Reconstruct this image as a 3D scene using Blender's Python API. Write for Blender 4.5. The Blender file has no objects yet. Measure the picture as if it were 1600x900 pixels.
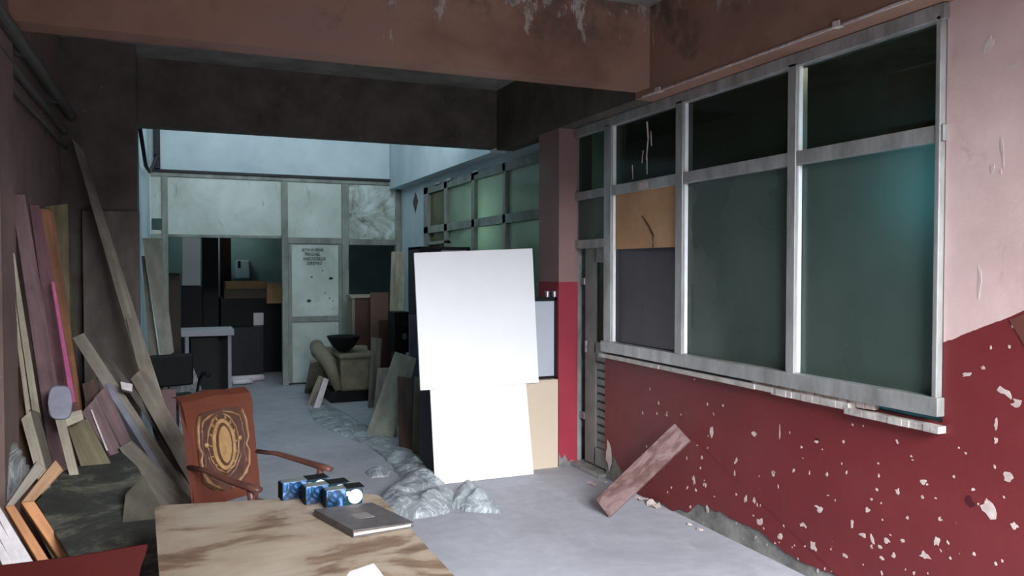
import bpy, bmesh, math, random
from mathutils import Vector, Matrix, noise, geometry
import numpy as np
random.seed(7)
S = bpy.context.scene
COL = S.collection

# ---------------------------------------------------------------- camera
FPX = 1236.0; CAM = Vector((0, 0, 1.7)); YAW = math.radians(23.1); PIT = math.radians(-1.5)
FW = Vector((math.sin(YAW)*math.cos(PIT), math.cos(YAW)*math.cos(PIT), math.sin(PIT)))
RT = Vector((math.cos(YAW), -math.sin(YAW), 0)); UP = RT.cross(FW)
cd = bpy.data.cameras.new('camera'); cam = bpy.data.objects.new('camera', cd); COL.objects.link(cam)
cd.sensor_width = 36; cd.lens = FPX*36/1600; cd.clip_start = .02
cam.matrix_world = Matrix(((RT.x, UP.x, -FW.x, CAM.x), (RT.y, UP.y, -FW.y, CAM.y), (RT.z, UP.z, -FW.z, CAM.z), (0, 0, 0, 1)))
S.camera = cam

# ---------------------------------------------------------------- light, world, exposure
S.view_settings.view_transform = 'Standard'; S.view_settings.look = 'None'
S.view_settings.gamma = 1; S.view_settings.use_curve_mapping = False
S.view_settings.exposure = 0.0
w = bpy.data.worlds.new('overcast_sky'); S.world = w; w.use_nodes = True
nt = w.node_tree; bg = nt.nodes['Background']
tc = nt.nodes.new('ShaderNodeTexCoord'); sx = nt.nodes.new('ShaderNodeSeparateXYZ'); cr = nt.nodes.new('ShaderNodeValToRGB')
nt.links.new(tc.outputs['Generated'], sx.inputs[0]); nt.links.new(sx.outputs['Z'], cr.inputs[0]); nt.links.new(cr.outputs[0], bg.inputs[0])
cr.color_ramp.elements[0].position = 0.0; cr.color_ramp.elements[0].color = (.20, .21, .23, 1)
cr.color_ramp.elements[1].position = .5; cr.color_ramp.elements[1].color = (.86, .93, 1, 1)
bg.inputs[1].default_value = .8
def area(name, loc, rot, sx_, sy_, energy, color, portal=False):
    l = bpy.data.lights.new(name, 'AREA'); l.shape = 'RECTANGLE'; l.size = sx_; l.size_y = sy_; l.energy = energy; l.color = color
    o = bpy.data.objects.new(name, l); COL.objects.link(o); o.location = loc; o.rotation_euler = rot
    if portal: l.cycles.is_portal = True
    return o
# daylight: through the open front of the workshop (behind the camera) and, for the back bay, an added unseen area lamp
area('daylight_open_front', (1.4, -9.2, 7.5), (math.radians(70), 0, 0), 11, 6.6, 15500, (.93, .96, 1))
area('back_bay_fill', (1.4, 7.66, 4.15), (math.radians(114), 0, 0), 3.2, .7, 118, (.86, .95, 1))  # added lamp with no opening, tilted up to spare the floor
area('daylight_front_portal', (1.2, -.9, 1.65), (math.radians(90), 0, 0), 3.9, 3.3, 1, (1, 1, 1), True)
def point(name, loc, e, c, r=.08):
    l = bpy.data.lights.new(name, 'POINT'); l.energy = e; l.color = c; l.shadow_soft_size = r
    o = bpy.data.objects.new(name, l); COL.objects.link(o); o.location = loc; return o
point('blue_bulb_next_room', (3.47, 2.62, 2.06), 13, (.16, .70, 1), .03)
point('fill_next_room', (3.62, 8.3, 2.2), 24, (.85, 1, .9), .1)  # added unseen lamp, lights the back bay panes from behind
point('fill_far_store', (.7, 14.7, 2.7), 12, (.7, .95, 1), .1)  # added unseen lamp, brightens the far teal wall
point('fill_far_store_front', (.2, 12.3, 2.85), 3, (.8, .95, 1), .1)  # added unseen lamp, lights the fronts of the store things
point('fill_over_shelf', (3.7, 2.9, 2.95), 7, (1, .85, .7), .06)  # added unseen lamp so the things behind the top pane show

# ---------------------------------------------------------------- helpers
def ray(x, y): return (FW*FPX + RT*(x-800) + UP*(450-y))
def P(x, y, ax, v):
    d = ray(x, y); i = 'xyz'.index(ax); return CAM + d*((v-CAM[i])/d[i])
def PN(x, y, pt, n):
    d = ray(x, y); return CAM + d*((pt-CAM).dot(n)/d.dot(n))
def V(*a): return Vector(a)

def tag(o, label=None, cat=None, group=None, kind=None):
    if label: o['label'] = label
    if cat: o['category'] = cat
    if group: o['group'] = group
    if kind: o['kind'] = kind
    return o
def mk(name, bm, m, parent=None, smooth=False, base=True):
    bmesh.ops.recalc_face_normals(bm, faces=bm.faces)
    if smooth:
        for f in bm.faces: f.smooth = True
    me = bpy.data.meshes.new(name); bm.to_mesh(me); bm.free()
    o = bpy.data.objects.new(name, me); COL.objects.link(o)
    if m: me.materials.append(m)
    if parent is None and base and len(me.vertices):
        vs = [v.co for v in me.vertices]
        c = V(sum(v.x for v in vs)/len(vs), sum(v.y for v in vs)/len(vs), min(v.z for v in vs))
        me.transform(Matrix.Translation(-c)); o.location = c
    elif parent is not None:
        o.parent = parent
        if base: me.transform(Matrix.Translation(-parent.location) if not parent.get('_local') else Matrix.Identity(4))
    return o
def empty(name, loc, label, cat, group=None, rz=0, local=False):
    o = bpy.data.objects.new(name, None); COL.objects.link(o); o.location = loc; o.rotation_euler = (0, 0, rz)
    o.empty_display_size = .05
    tag(o, label, cat, group)
    if local: LOCAL.add(o.name)
    return o
LOCAL = set()
def part(name, bm, m, parent, smooth=False, label=None):
    """mesh in world coordinates unless the thing was made local"""
    bmesh.ops.recalc_face_normals(bm, faces=bm.faces)
    if smooth:
        for f in bm.faces: f.smooth = True
    me = bpy.data.meshes.new(name); bm.to_mesh(me); bm.free(); me.materials.append(m)
    o = bpy.data.objects.new(name, me); COL.objects.link(o); o.parent = parent
    root = parent
    off = V(0, 0, 0)
    while root is not None:
        off += root.location; nm = root.name; root = root.parent
    if nm not in LOCAL: me.transform(Matrix.Translation(-off))
    if label: o['label'] = label
    return o
def struct(name, bm, m, parent=None):
    o = mk(name, bm, m, base=False); o['kind'] = 'structure'
    if parent: o.parent = parent
    return o

def box(bm, x0, x1, y0, y1, z0, z1, bev=0, M=None):
    r = bmesh.ops.create_cube(bm, size=1)
    vs = r['verts']
    for v in vs:
        v.co = V(x0+(v.co.x+.5)*(x1-x0), y0+(v.co.y+.5)*(y1-y0), z0+(v.co.z+.5)*(z1-z0))
    if bev:
        es = list({e for v in vs for e in v.link_edges})
        rr = bmesh.ops.bevel(bm, geom=es, offset=bev, segments=2, affect='EDGES', profile=.5)
        vs = list({v for f in rr['faces'] for v in f.verts} | {v for v in vs if v.is_valid})
    if M is not None:
        for v in vs: v.co = M @ v.co
    return bm
def B(*a, **k): return box(bmesh.new(), *a, **k)
def boxes(lst, bev=0):
    bm = bmesh.new()
    for b in lst: box(bm, *b, bev=bev)
    return bm
def slab(pts, th, n=None, bm=None, bev=.0015, sub=0, wob=0):
    """a sheet with the outline pts (coplanar, world), thickness th going away from the camera"""
    bm = bm or bmesh.new()
    n = n or (pts[1]-pts[0]).cross(pts[2]-pts[0]).normalized()
    if n.dot(CAM-pts[0]) < 0: n = -n
    uvl = bm.loops.layers.uv.verify()
    f0 = [bm.verts.new(p) for p in pts]; f1 = [bm.verts.new(p-n*th) for p in pts]
    k = len(pts); fs = [bm.faces.new(f0), bm.faces.new(f1[::-1])]
    for i in range(k): fs.append(bm.faces.new((f0[i], f1[i], f1[(i+1) % k], f0[(i+1) % k])))
    # uv in metres: v along the longest edge
    L = max(((pts[(i+1) % k]-pts[i]) for i in range(k)), key=lambda e: e.length).normalized(); W = n.cross(L)
    for f in fs:
        for l in f.loops:
            q = l.vert.co-pts[0]; l[uvl].uv = (q.dot(W)+q.dot(n)*.7, q.dot(L))
    if bev:
        bmesh.ops.bevel(bm, geom=list({e for f in fs for e in f.edges}), offset=bev, segments=1, affect='EDGES')
    return bm
def prism(outline, z0, z1, bm=None, bev=0):
    bm = bm or bmesh.new()
    a = [bm.verts.new((x, y, z0)) for x, y in outline]; b = [bm.verts.new((x, y, z1)) for x, y in outline]
    k = len(a); bm.faces.new(a[::-1]); bm.faces.new(b)
    for i in range(k): bm.faces.new((a[i], a[(i+1) % k], b[(i+1) % k], b[i]))
    if bev: bmesh.ops.bevel(bm, geom=list(bm.edges), offset=bev, segments=2, affect='EDGES')
    return bm
def tube(path, r, bm=None, seg=10, sx=1., sy=1.):
    bm = bm or bmesh.new(); rings = []
    pts = [Vector(p) for p in path]
    rr = r if isinstance(r, (list, tuple)) else [r]*len(pts)
    ref = None
    for i, p in enumerate(pts):
        d = (pts[min(i+1, len(pts)-1)]-pts[max(i-1, 0)]).normalized()
        if ref is None: ref = V(0, 0, 1) if abs(d.z) < .9 else V(1, 0, 0)
        a = d.cross(ref).normalized(); b = a.cross(d); 
        rings.append([bm.verts.new(p+a*math.cos(t)*rr[i]*sx+b*math.sin(t)*rr[i]*sy) for t in [2*math.pi*j/seg for j in range(seg)]])
    for i in range(len(rings)-1):
        for j in range(seg): bm.faces.new((rings[i][j], rings[i][(j+1) % seg], rings[i+1][(j+1) % seg], rings[i+1][j]))
    bm.faces.new(rings[0][::-1]); bm.faces.new(rings[-1])
    return bm
def lathe(prof, bm=None, seg=24, c=(0, 0, 0)):
    bm = bm or bmesh.new(); rings = []
    for r, z in prof:
        rings.append([bm.verts.new((c[0]+r*math.cos(2*math.pi*j/seg), c[1]+r*math.sin(2*math.pi*j/seg), c[2]+z)) for j in range(seg)])
    for i in range(len(rings)-1):
        for j in range(seg): bm.faces.new((rings[i][j], rings[i][(j+1) % seg], rings[i+1][(j+1) % seg], rings[i+1][j]))
    bm.faces.new(rings[0][::-1]); bm.faces.new(rings[-1]); return bm

# ---------------------------------------------------------------- materials
def srgb(r, g, b):
    f = lambda c: (c/12.92 if c <= .04045 else ((c+.055)/1.055)**2.4)
    return (f(r/255), f(g/255), f(b/255), 1)
class N:
    def __init__(s, name):
        s.m = bpy.data.materials.new(name); s.m.use_nodes = True; s.t = s.m.node_tree; s.b = s.t.nodes['Principled BSDF']; s.out = s.t.nodes['Material Output']
    def n(s, t, **k):
        o = s.t.nodes.new(t)
        for a, v in k.items(): setattr(o, a, v)
        return o
    def l(s, a, b): s.t.links.new(a, b)
    def coord(s, kind='Object', scale=(1, 1, 1)):
        c = s.n('ShaderNodeTexCoord') if kind != 'World' else s.n('ShaderNodeNewGeometry')
        mp = s.n('ShaderNodeMapping'); mp.inputs['Scale'].default_value = scale
        s.l(c.outputs['Position' if kind == 'World' else kind], mp.inputs[0]); return mp.outputs[0]
    def noise(s, vec, scale, detail=5, rough=.6, dist=0):
        o = s.n('ShaderNodeTexNoise'); o.inputs['Scale'].default_value = scale; o.inputs['Detail'].default_value = detail
        o.inputs['Roughness'].default_value = rough; o.inputs['Distortion'].default_value = dist; s.l(vec, o.inputs['Vector']); return o.outputs[0]
    def ramp(s, fac, stops, interp='LINEAR'):
        r = s.n('ShaderNodeValToRGB'); r.color_ramp.interpolation = interp; e = r.color_ramp.elements
        while len(e) < len(stops): e.new(.5)
        for i, (p, c) in enumerate(stops): e[i].position = p; e[i].color = c if len(c) == 4 else (*c, 1)
        s.l(fac, r.inputs[0]); return r.outputs[0]
    def mix(s, fac, a, b, mode='MIX'):
        m = s.n('ShaderNodeMix', data_type='RGBA', blend_type=mode)
        for i, x in ((0, fac), (6, a), (7, b)):
            if hasattr(x, 'is_linked') or hasattr(x, 'links'): s.l(x, m.inputs[i])
            else: m.inputs[i].default_value = x
        return m.outputs[2]
    def math(s, op, a, b=0.):
        m = s.n('ShaderNodeMath', operation=op)
        for i, x in ((0, a), (1, b)):
            if hasattr(x, 'links'): s.l(x, m.inputs[i])
            else: m.inputs[i].default_value = x
        return m.outputs[0]
    def base(s, c):
        if hasattr(c, 'links'): s.l(c, s.b.inputs['Base Color'])
        else: s.b.inputs['Base Color'].default_value = c
    def bump(s, h, st=.3, d=.01):
        b = s.n('ShaderNodeBump'); b.inputs['Strength'].default_value = st; b.inputs['Distance'].default_value = d
        s.l(h, b.inputs['Height']); s.l(b.outputs[0], s.b.inputs['Normal'])
    def set(s, rough=.6, metal=0, spec=.5):
        s.b.inputs['Roughness'].default_value = rough; s.b.inputs['Metallic'].default_value = metal
        s.b.inputs['Specular IOR Level'].default_value = spec; return s
BW = [(0, (0, 0, 0)), (1, (1, 1, 1))]
def simple(name, c1, c2=None, scale=6, rough=.6, metal=0, spec=.4, bump=.15, kind='Object', stretch=(1, 1, 1), det=6, dist=.0, lo=.3, hi=.7, speck=None):
    s = N(name); c2 = c2 or tuple(x*.75 for x in c1[:3])+(1,)
    v = s.coord(kind, stretch); n1 = s.noise(v, scale, det, .65, dist)
    c = s.ramp(n1, [(lo, c2), (hi, c1)])
    if speck:
        n2 = s.noise(v, scale*5, 3, .7); f = s.ramp(n2, [(.66, (0, 0, 0)), (.72, (1, 1, 1))]); c = s.mix(f, c, speck)
    s.base(c); s.bump(n1, bump); s.set(rough, metal, spec); return s.m
def wood(name, c1, c2, rough=.6, spec=.3, knots=True, grain=26):
    s = N(name)
    v = s.coord('UV', (grain, 1.6, 1)); v2 = s.coord('UV', (5, 3, 1))
    n1 = s.noise(v, 1.0, 5, .6, .4); n2 = s.noise(v2, 1.4, 4, .6)
    c = s.ramp(n1, [(.3, c2), (.68, c1)])
    dirt = s.ramp(n2, [(.38, (.55, .54, .52)), (.62, (1, 1, 1))])
    s.base(s.mix(.7, c, dirt, 'MULTIPLY')); s.bump(n1, .25, .004); s.set(rough, 0, spec); return s.m

M = {}
# red-dado wall paint: red below a slanting line, dusty pink above; stains and small chips
def wall_paint(name, kind):
    s = N(name); g = s.n('ShaderNodeNewGeometry'); sp = s.n('ShaderNodeSeparateXYZ'); s.l(g.outputs['Position'], sp.inputs[0])
    mp = s.coord('World'); big = s.noise(mp, 1.3, 6, .6); fine = s.noise(mp, 14, 4, .7)
    if kind == 'right':
        line = s.math('ADD', s.math('MULTIPLY', s.math('SUBTRACT', 2.5, sp.outputs['Y']), .45), 1.36)
        line = s.math('MAXIMUM', line, 1.2)
    else: line = s.math('ADD', 1.575, 0)
    pk = ((134, 106, 102), (146, 116, 112), (156, 126, 122)) if kind != 'right' else ((190, 162, 158), (212, 184, 180), (222, 198, 194))  # pillar pink is the wall pink darkened, shade put into the colour
    line = s.math('ADD', line, s.math('MULTIPLY', s.math('SUBTRACT', fine, .5), .02))
    isred = s.math('LESS_THAN', sp.outputs['Z'], line)
    red = s.ramp(big, [(.3, srgb(98, 34, 37)), (.5, srgb(108, 37, 40)), (.72, srgb(115, 46, 49))])
    if kind != 'right': red = s.ramp(big, [(.3, srgb(136, 42, 56)), (.5, srgb(150, 46, 62)), (.72, srgb(158, 58, 74))])
    pink = s.ramp(big, [(.3, srgb(*pk[0])), (.55, srgb(*pk[1])), (.75, srgb(*pk[2]))])
    c = s.mix(isred, pink, red)
    # dull scuffs and dark smudges
    mp2 = s.coord('World', (1, 1, .5)); sm = s.noise(mp2, 3.1, 7, .72, .8)
    c = s.mix(s.ramp(sm, [(.60, (0, 0, 0)), (.78, (.55, .55, .55))]), c, srgb(110, 66, 66))
    # chips; more of them low on the wall
    ch = s.noise(s.coord('World', (1, 1, .7)), 34, 4, .65)
    low = s.math('MULTIPLY', s.math('SUBTRACT', 1.0, s.math('MINIMUM', sp.outputs['Z'], 1.6)), .035)
    chf = s.ramp(s.math('ADD', ch, low), [(.755, (0, 0, 0)), (.765, (1, 1, 1))])
    c = s.mix(chf, c, srgb(205, 190, 185))
    s.base(c); s.bump(s.math('ADD', fine, s.math('MULTIPLY', big, 2.)), .18, .01); s.set(.55, 0, .35); return s.m
M['red_wall'] = wall_paint('peeling_red_and_pink_paint', 'right')
M['pillar'] = wall_paint('pillar_red_and_shaded_pink_paint', 'pillar')
M['concrete'] = simple('bare_concrete', srgb(150, 148, 144), srgb(84, 84, 82), 7, .9, bump=.6, kind='World', speck=srgb(178, 172, 166))
s = N('dusty_concrete_floor'); v = s.coord('World'); a = s.noise(v, .9, 8, .62, .3); b = s.noise(v, 9, 6, .7); d = s.noise(s.coord('World', (1, .35, 1)), 3, 5, .6, .6)
c = s.ramp(a, [(.3, srgb(150, 151, 158)), (.5, srgb(170, 171, 179)), (.7, srgb(182, 183, 191))])
c = s.mix(s.ramp(b, [(.35, (.0, .0, .0)), (.75, (.35, .35, .35))]), c, srgb(120, 120, 127))
c = s.mix(s.ramp(d, [(.58, (0, 0, 0)), (.72, (.4, .4, .4))]), c, srgb(196, 197, 204))
s.base(c); s.bump(b, .12, .01); s.set(.68, 0, .35); M['floor'] = s.m
# the beams: brown-red paint, water stains and peeled spots near the top
s = N('stained_brown_beam_paint'); v = s.coord('World'); a = s.noise(v, 1.1, 6, .62, .2); b = s.noise(s.coord('World', (1, 1, .45)), 9, 5, .7)
c = s.ramp(a, [(.3, srgb(108, 76, 64)), (.55, srgb(142, 108, 92)), (.75, srgb(134, 106, 98))])
g = s.n('ShaderNodeNewGeometry'); sp = s.n('ShaderNodeSeparateXYZ'); s.l(g.outputs['Position'], sp.inputs[0])
hi = s.math('MULTIPLY', s.math('SUBTRACT', sp.outputs['Z'], 3.08), .42)
c = s.mix(s.ramp(s.math('ADD', b, hi), [(.66, (0, 0, 0)), (.70, (1, 1, 1))]), c, srgb(160, 150, 140))
c = s.mix(s.ramp(s.math('ADD', s.noise(v, 3.2, 6, .7), hi), [(.58, (0, 0, 0)), (.75, (.8, .8, .8))]), c, srgb(70, 64, 56))
s.base(c); s.bump(b, .25, .01); s.set(.6, 0, .35); M['beam'] = s.m
M['dark_grey'] = simple('dark_grey_plaster', srgb(98, 92, 84), srgb(66, 60, 54), 3, .85, kind='World', bump=.3, speck=srgb(116, 110, 104))  # dark grey tone shared by rear beams, left pillar and scar
M['ceiling'] = simple('stained_ceiling_plaster', srgb(150, 148, 145), srgb(96, 90, 84), 2.2, .85, kind='World', bump=.3, speck=srgb(80, 70, 62))
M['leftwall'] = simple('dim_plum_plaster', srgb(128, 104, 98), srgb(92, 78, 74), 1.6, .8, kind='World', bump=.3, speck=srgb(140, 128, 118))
M['white_wall'] = simple('cool_white_wall_paint', srgb(198, 212, 216), srgb(164, 184, 192), 1.2, .7, kind='World', bump=.15)
M['frame_back'] = simple('grimy_cream_wooden_frame', srgb(150, 156, 148), srgb(104, 108, 102), 5, .55, kind='World', stretch=(1, 1, .4))
s = N('grimy_cream_panel'); v = s.coord('World'); a = s.noise(v, 1.7, 6, .62, .4); b = s.noise(s.coord('World', (1, 1, .5)), 5, 6, .75, 1.0)
c = s.ramp(a, [(.3, srgb(166, 176, 168)), (.6, srgb(196, 206, 200)), (.8, srgb(206, 214, 212))])
c = s.mix(s.ramp(b, [(.6, (0, 0, 0)), (.74, (.85, .85, .85))]), c, srgb(108, 112, 100)); s.base(c); s.set(.5, 0, .4); M['cream'] = s.m
s = N('stained_white_panel'); v = s.coord('World'); a = s.noise(v, 2.6, 7, .7, .6)
c = s.ramp(a, [(.34, srgb(74, 78, 70)), (.44, srgb(150, 158, 148)), (.58, srgb(200, 212, 210))]); s.base(c); s.set(.5, 0, .4); M['stained'] = s.m
M['alu'] = simple('dull_aluminium_profile', srgb(178, 180, 178), srgb(128, 128, 124), 9, .42, metal=.35, spec=.5, kind='World', bump=.08, stretch=(1, 1, .3))
M['sill'] = simple('chipped_stone_sill', srgb(196, 192, 186), srgb(140, 132, 128), 8, .6, kind='World', bump=.4)
def glass(name, dirt, amount, tint=(.75, .85, .8, 1), rough=.12, streak=False):
    s = N(name); t = s.n('ShaderNodeBsdfTransparent'); t.inputs[0].default_value = tint
    tr = s.n('ShaderNodeBsdfTranslucent'); tr.inputs[0].default_value = dirt
    s.set(rough, 0, .5); v = s.coord('World'); n1 = s.noise(v, 1.6, 3, .5, .2)
    s.base(s.ramp(n1, [(0, tuple(x*.6 for x in dirt[:3])+(1,)), (1, tuple(x*1.2 for x in dirt[:3])+(1,))]))
    m1 = s.n('ShaderNodeMixShader'); m1.inputs[0].default_value = .35; s.l(s.b.outputs[0], m1.inputs[1]); s.l(tr.outputs[0], m1.inputs[2])
    m2 = s.n('ShaderNodeMixShader'); f = s.ramp(n1, [(0, (amount*.8,)*3), (1, (min(1, amount*1.1),)*3)])
    s.l(f, m2.inputs[0]); s.l(t.outputs[0], m2.inputs[1]); s.l(m1.outputs[0], m2.inputs[2]); s.l(m2.outputs[0], s.out.inputs[0]); return s.m
M['glass'] = glass('dusty_green_grey_glass', srgb(104, 120, 112), .72)
M['glass_dark'] = glass('dim_upper_glass', srgb(60, 66, 58), .45)
M['glass_violet'] = glass('dark_violet_film_glass', srgb(60, 53, 68), .9)
M['glass_clear'] = glass('thin_dusty_glass', srgb(70, 74, 66), .22)
M['glass_green'] = glass('pale_green_frosted_glass', srgb(160, 180, 164), .9)
M['glass_amber'] = glass('amber_grimy_glass', srgb(112, 112, 78), .9)
M['black'] = simple('matt_black', srgb(19, 19, 23), srgb(12, 12, 14), 8, .6, spec=.25)
M['dark_steel'] = simple('dark_violet_grey_steel', srgb(36, 35, 44), srgb(26, 25, 32), 5, .55, spec=.3)
M['white_foam'] = simple('clean_white_board', (.93, .94, .96, 1), (.88, .89, .92, 1), 2, .45, bump=.02)
M['card'] = simple('tan_cardboard', srgb(188, 150, 112), srgb(160, 122, 88), 3, .8, bump=.1)
M['ply_pale'] = wood('pale_plywood', srgb(232, 218, 200), srgb(206, 186, 162))
M['grey_sheet'] = simple('pale_grey_sheet', srgb(190, 194, 204), srgb(172, 176, 188), 1.5, .5, bump=.02)
M['mauve'] = wood('mauve_board', srgb(132, 106, 108), srgb(98, 76, 80))
M['mauve2'] = wood('deep_mauve_board', srgb(122, 86, 94), srgb(90, 60, 68))
M['pink'] = simple('bright_pink_edge', srgb(176, 84, 128), srgb(146, 62, 104), 10, .5)
M['orange'] = wood('orange_brown_board', srgb(156, 108, 74), srgb(112, 72, 50))
M['olive'] = wood('olive_brown_board', srgb(122, 114, 84), srgb(88, 80, 60))
M['drift'] = wood('weathered_grey_brown_board', srgb(150, 142, 130), srgb(114, 106, 96))
M['drift_dark'] = wood('dark_weathered_board', srgb(96, 86, 78), srgb(64, 56, 52))
M['plyl'] = wood('dull_brown_plywood', srgb(104, 96, 88), srgb(80, 74, 68), grain=8)
M['bone'] = wood('bone_coloured_board', srgb(186, 178, 160), srgb(142, 134, 118))
M['bluegrey'] = simple('blue_grey_laminate', srgb(118, 118, 136), srgb(86, 86, 100), 5, .45)
M['tan'] = wood('tan_timber', srgb(178, 140, 104), srgb(132, 98, 70))
M['honey'] = wood('honey_timber', srgb(206, 146, 96), srgb(164, 108, 66))
M['pale_strip'] = simple('off_white_moulding', srgb(214, 206, 208), srgb(176, 170, 172), 12, .45)
M['sage'] = wood('grey_sage_board', srgb(160, 160, 148), srgb(132, 134, 124), grain=6)
M['sage_dull'] = wood('dull_khaki_board', srgb(104, 100, 88), srgb(80, 78, 70), grain=5)
M['brownwood'] = wood('dark_brown_veneer', srgb(96, 66, 54), srgb(60, 42, 36))
M['midwood'] = wood('brown_veneer', srgb(124, 96, 82), srgb(88, 66, 56))
M['redwood'] = wood('red_brown_varnished_wood', srgb(112, 60, 44), srgb(82, 43, 33), rough=.35, spec=.5)
M['darkwood'] = simple('dark_varnished_wood', srgb(104, 66, 58), srgb(70, 44, 40), 9, .35, spec=.5)
M['walnut'] = simple('dark_carved_ground', srgb(78, 50, 38), srgb(52, 32, 26), 16, .5)
M['gold'] = simple('worn_gold_carving', srgb(142, 104, 68), srgb(98, 68, 46), 26, .45, spec=.5)
M['goldl'] = simple('pale_gold_carving', srgb(156, 124, 80), srgb(116, 88, 56), 26, .45, spec=.5)
M['beige'] = simple('beige_upholstery', srgb(138, 132, 112), srgb(106, 100, 84), 6, .85, bump=.2)
M['paper'] = simple('white_paper', srgb(226, 220, 224), srgb(206, 198, 204), 3, .7, bump=.02)
M['pages'] = simple('cream_page_edges', srgb(214, 196, 188), srgb(176, 160, 152), 60, .8, stretch=(1, 1, 8))
M['binder'] = simple('dark_grey_leatherette', srgb(88, 84, 84), srgb(66, 62, 62), 30, .45, bump=.3)
M['redgloss'] = simple('glossy_dark_red_paint', srgb(62, 12, 9), srgb(52, 9, 7), 2, .6, spec=.08, bump=.02)
M['teal'] = simple('dull_teal_wall_paint', srgb(150, 172, 168), srgb(122, 144, 140), 1.4, .7, kind='World')
M['iron'] = simple('grey_painted_pipe', srgb(84, 82, 78), srgb(60, 58, 54), 7, .5, spec=.4)
M['rough_wall'] = simple('dark_store_wall', srgb(74, 72, 68), srgb(52, 50, 48), 1.5, .85, kind='World')
M['steel'] = simple('brushed_metal', srgb(190, 192, 196), srgb(150, 152, 158), 14, .3, metal=.8)
M['chip'] = simple('flaked_plaster', srgb(208, 194, 188), srgb(170, 150, 144), 18, .8)
M['ink'] = simple('faded_black_ink', srgb(52, 58, 54), srgb(40, 46, 44), 30, .7)
M['blueprint'] = None
# table top: thin pale ply with big brown rubbed-through stains
s = N('stained_pale_table_ply'); v = s.coord('World', (1, 1.6, 1)); a = s.noise(v, 2.4, 7, .58, .5); g_ = s.noise(s.coord('World', (2, 14, 1)), 2.2, 4, .6, .3); b = s.noise(v, 8, 5, .7, .4)
c = s.ramp(a, [(.36, srgb(92, 70, 56)), (.44, srgb(112, 92, 76)), (.49, srgb(146, 131, 114)), (.60, srgb(160, 148, 132))])
c = s.mix(s.ramp(g_, [(.45, (0, 0, 0)), (.7, (.4, .4, .4))]), c, srgb(150, 124, 100))
c = s.mix(s.ramp(b, [(.6, (0, 0, 0)), (.75, (.5, .5, .5))]), c, srgb(128, 104, 84)); s.base(c); s.set(.5, 0, .4); s.bump(b, .06, .004); M['table'] = s.m
# old brick-red board with whitish paint rubs
s = N('paint_worn_red_brown_plank'); v = s.coord('UV', (7, 3, 1)); a = s.noise(v, 1.5, 7, .68, .6)
c = s.ramp(a, [(.34, srgb(72, 50, 48)), (.48, srgb(106, 78, 74)), (.58, srgb(132, 110, 108)), (.72, srgb(104, 72, 66))]); s.base(c); s.set(.7); s.bump(a, .2, .004); M['worn_red'] = s.m
# mouldy panel
s = N('mouldy_grey_panel'); v = s.coord('World'); a = s.noise(v, 2.6, 9, .78, .3)
c = s.ramp(a, [(.38, srgb(40, 42, 40)), (.49, srgb(58, 60, 54)), (.54, srgb(88, 88, 78)), (.66, srgb(122, 118, 106))]); s.base(c); s.set(.75); s.bump(a, .3, .004); M['mould'] = s.m
# polythene film
def film(name, col, alpha):
    s = N(name); v = s.coord('World'); a = s.noise(v, 4, 5, .6, .8); r = s.noise(s.coord('World', (1, .6, 1)), 5, 4, .5, 2.2)
    dk = tuple(x*.7 for x in col[:3])+(1,); lt = tuple(min(1, x*1.35) for x in col[:3])+(1,)
    ridge = s.ramp(r, [(.46, (0, 0, 0)), (.5, (.7, .7, .7)), (.54, (0, 0, 0))])  # bright crease lines: highlights painted into the film colour
    s.base(s.mix(ridge, s.ramp(a, [(.35, dk), (.65, col)]), lt)); s.set(.4, 0, .5); s.bump(r, .3, .02)
    t = s.n('ShaderNodeBsdfTransparent'); m2 = s.n('ShaderNodeMixShader')
    f = s.math('MINIMUM', s.math('ADD', s.ramp(a, [(.35, (alpha-.35,)*3), (.65, (alpha,)*3)]), s.math('MULTIPLY', ridge, .3)), 1.)
    s.l(f, m2.inputs[0]); s.l(t.outputs[0], m2.inputs[1]); s.l(s.b.outputs[0], m2.inputs[2]); s.l(m2.outputs[0], s.out.inputs[0]); return s.m
M['film'] = film('dusty_polythene_film', srgb(178, 186, 190), .74)
M['film2'] = film('clear_grey_film', srgb(150, 158, 160), .55)
# printed pattern of the small boxes: deep blue, black and pale smears, green corner
s = N('dark_blue_printed_carton'); v = s.coord('Object'); a = s.noise(v, 22, 4, .6, 1.2)
c = s.ramp(a, [(.36, srgb(14, 22, 34)), (.47, srgb(20, 60, 96)), (.56, srgb(70, 120, 180)), (.64, srgb(120, 140, 190)), (.72, srgb(26, 60, 60))]); s.base(c); s.set(.3, 0, .5); M['blueprint'] = s.m
M['carton_dark'] = simple('deep_teal_carton_end', srgb(18, 54, 56), srgb(12, 36, 42), 8, .3)
M['carton_top'] = simple('grey_green_carton_top', srgb(120, 128, 126), srgb(90, 98, 98), 8, .35)

# ================================================================ THE SETTING
XR = 3.171; XL = -.80; YB = 11.72; HC = 3.47
def sfl(name, lst, m): return struct(name, boxes(lst), M[m])
sfl('floor', [(-1.6, 6.4, -6, 16, -.12, 0)], 'floor')
sfl('ceiling', [(-1.0, 6.2, -.9, 7.45, HC, HC+.15)], 'ceiling')
struct('ceiling_back', boxes([(-.6, 6.2, 7.45, 11.9, 4.6, 4.72)]), M['white_wall'])
# open front behind the camera: lintel and side piers, the left one widened to shade the left pile
sfl('wall_front', [(-1.0, 6.2, -1.0, -.8, 3.30, HC), (XL-.2, .35, -1.0, -.8, 0, 3.30), (XR-.1, 6.2, -1.0, -.8, 0, 3.30)], 'leftwall')

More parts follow.
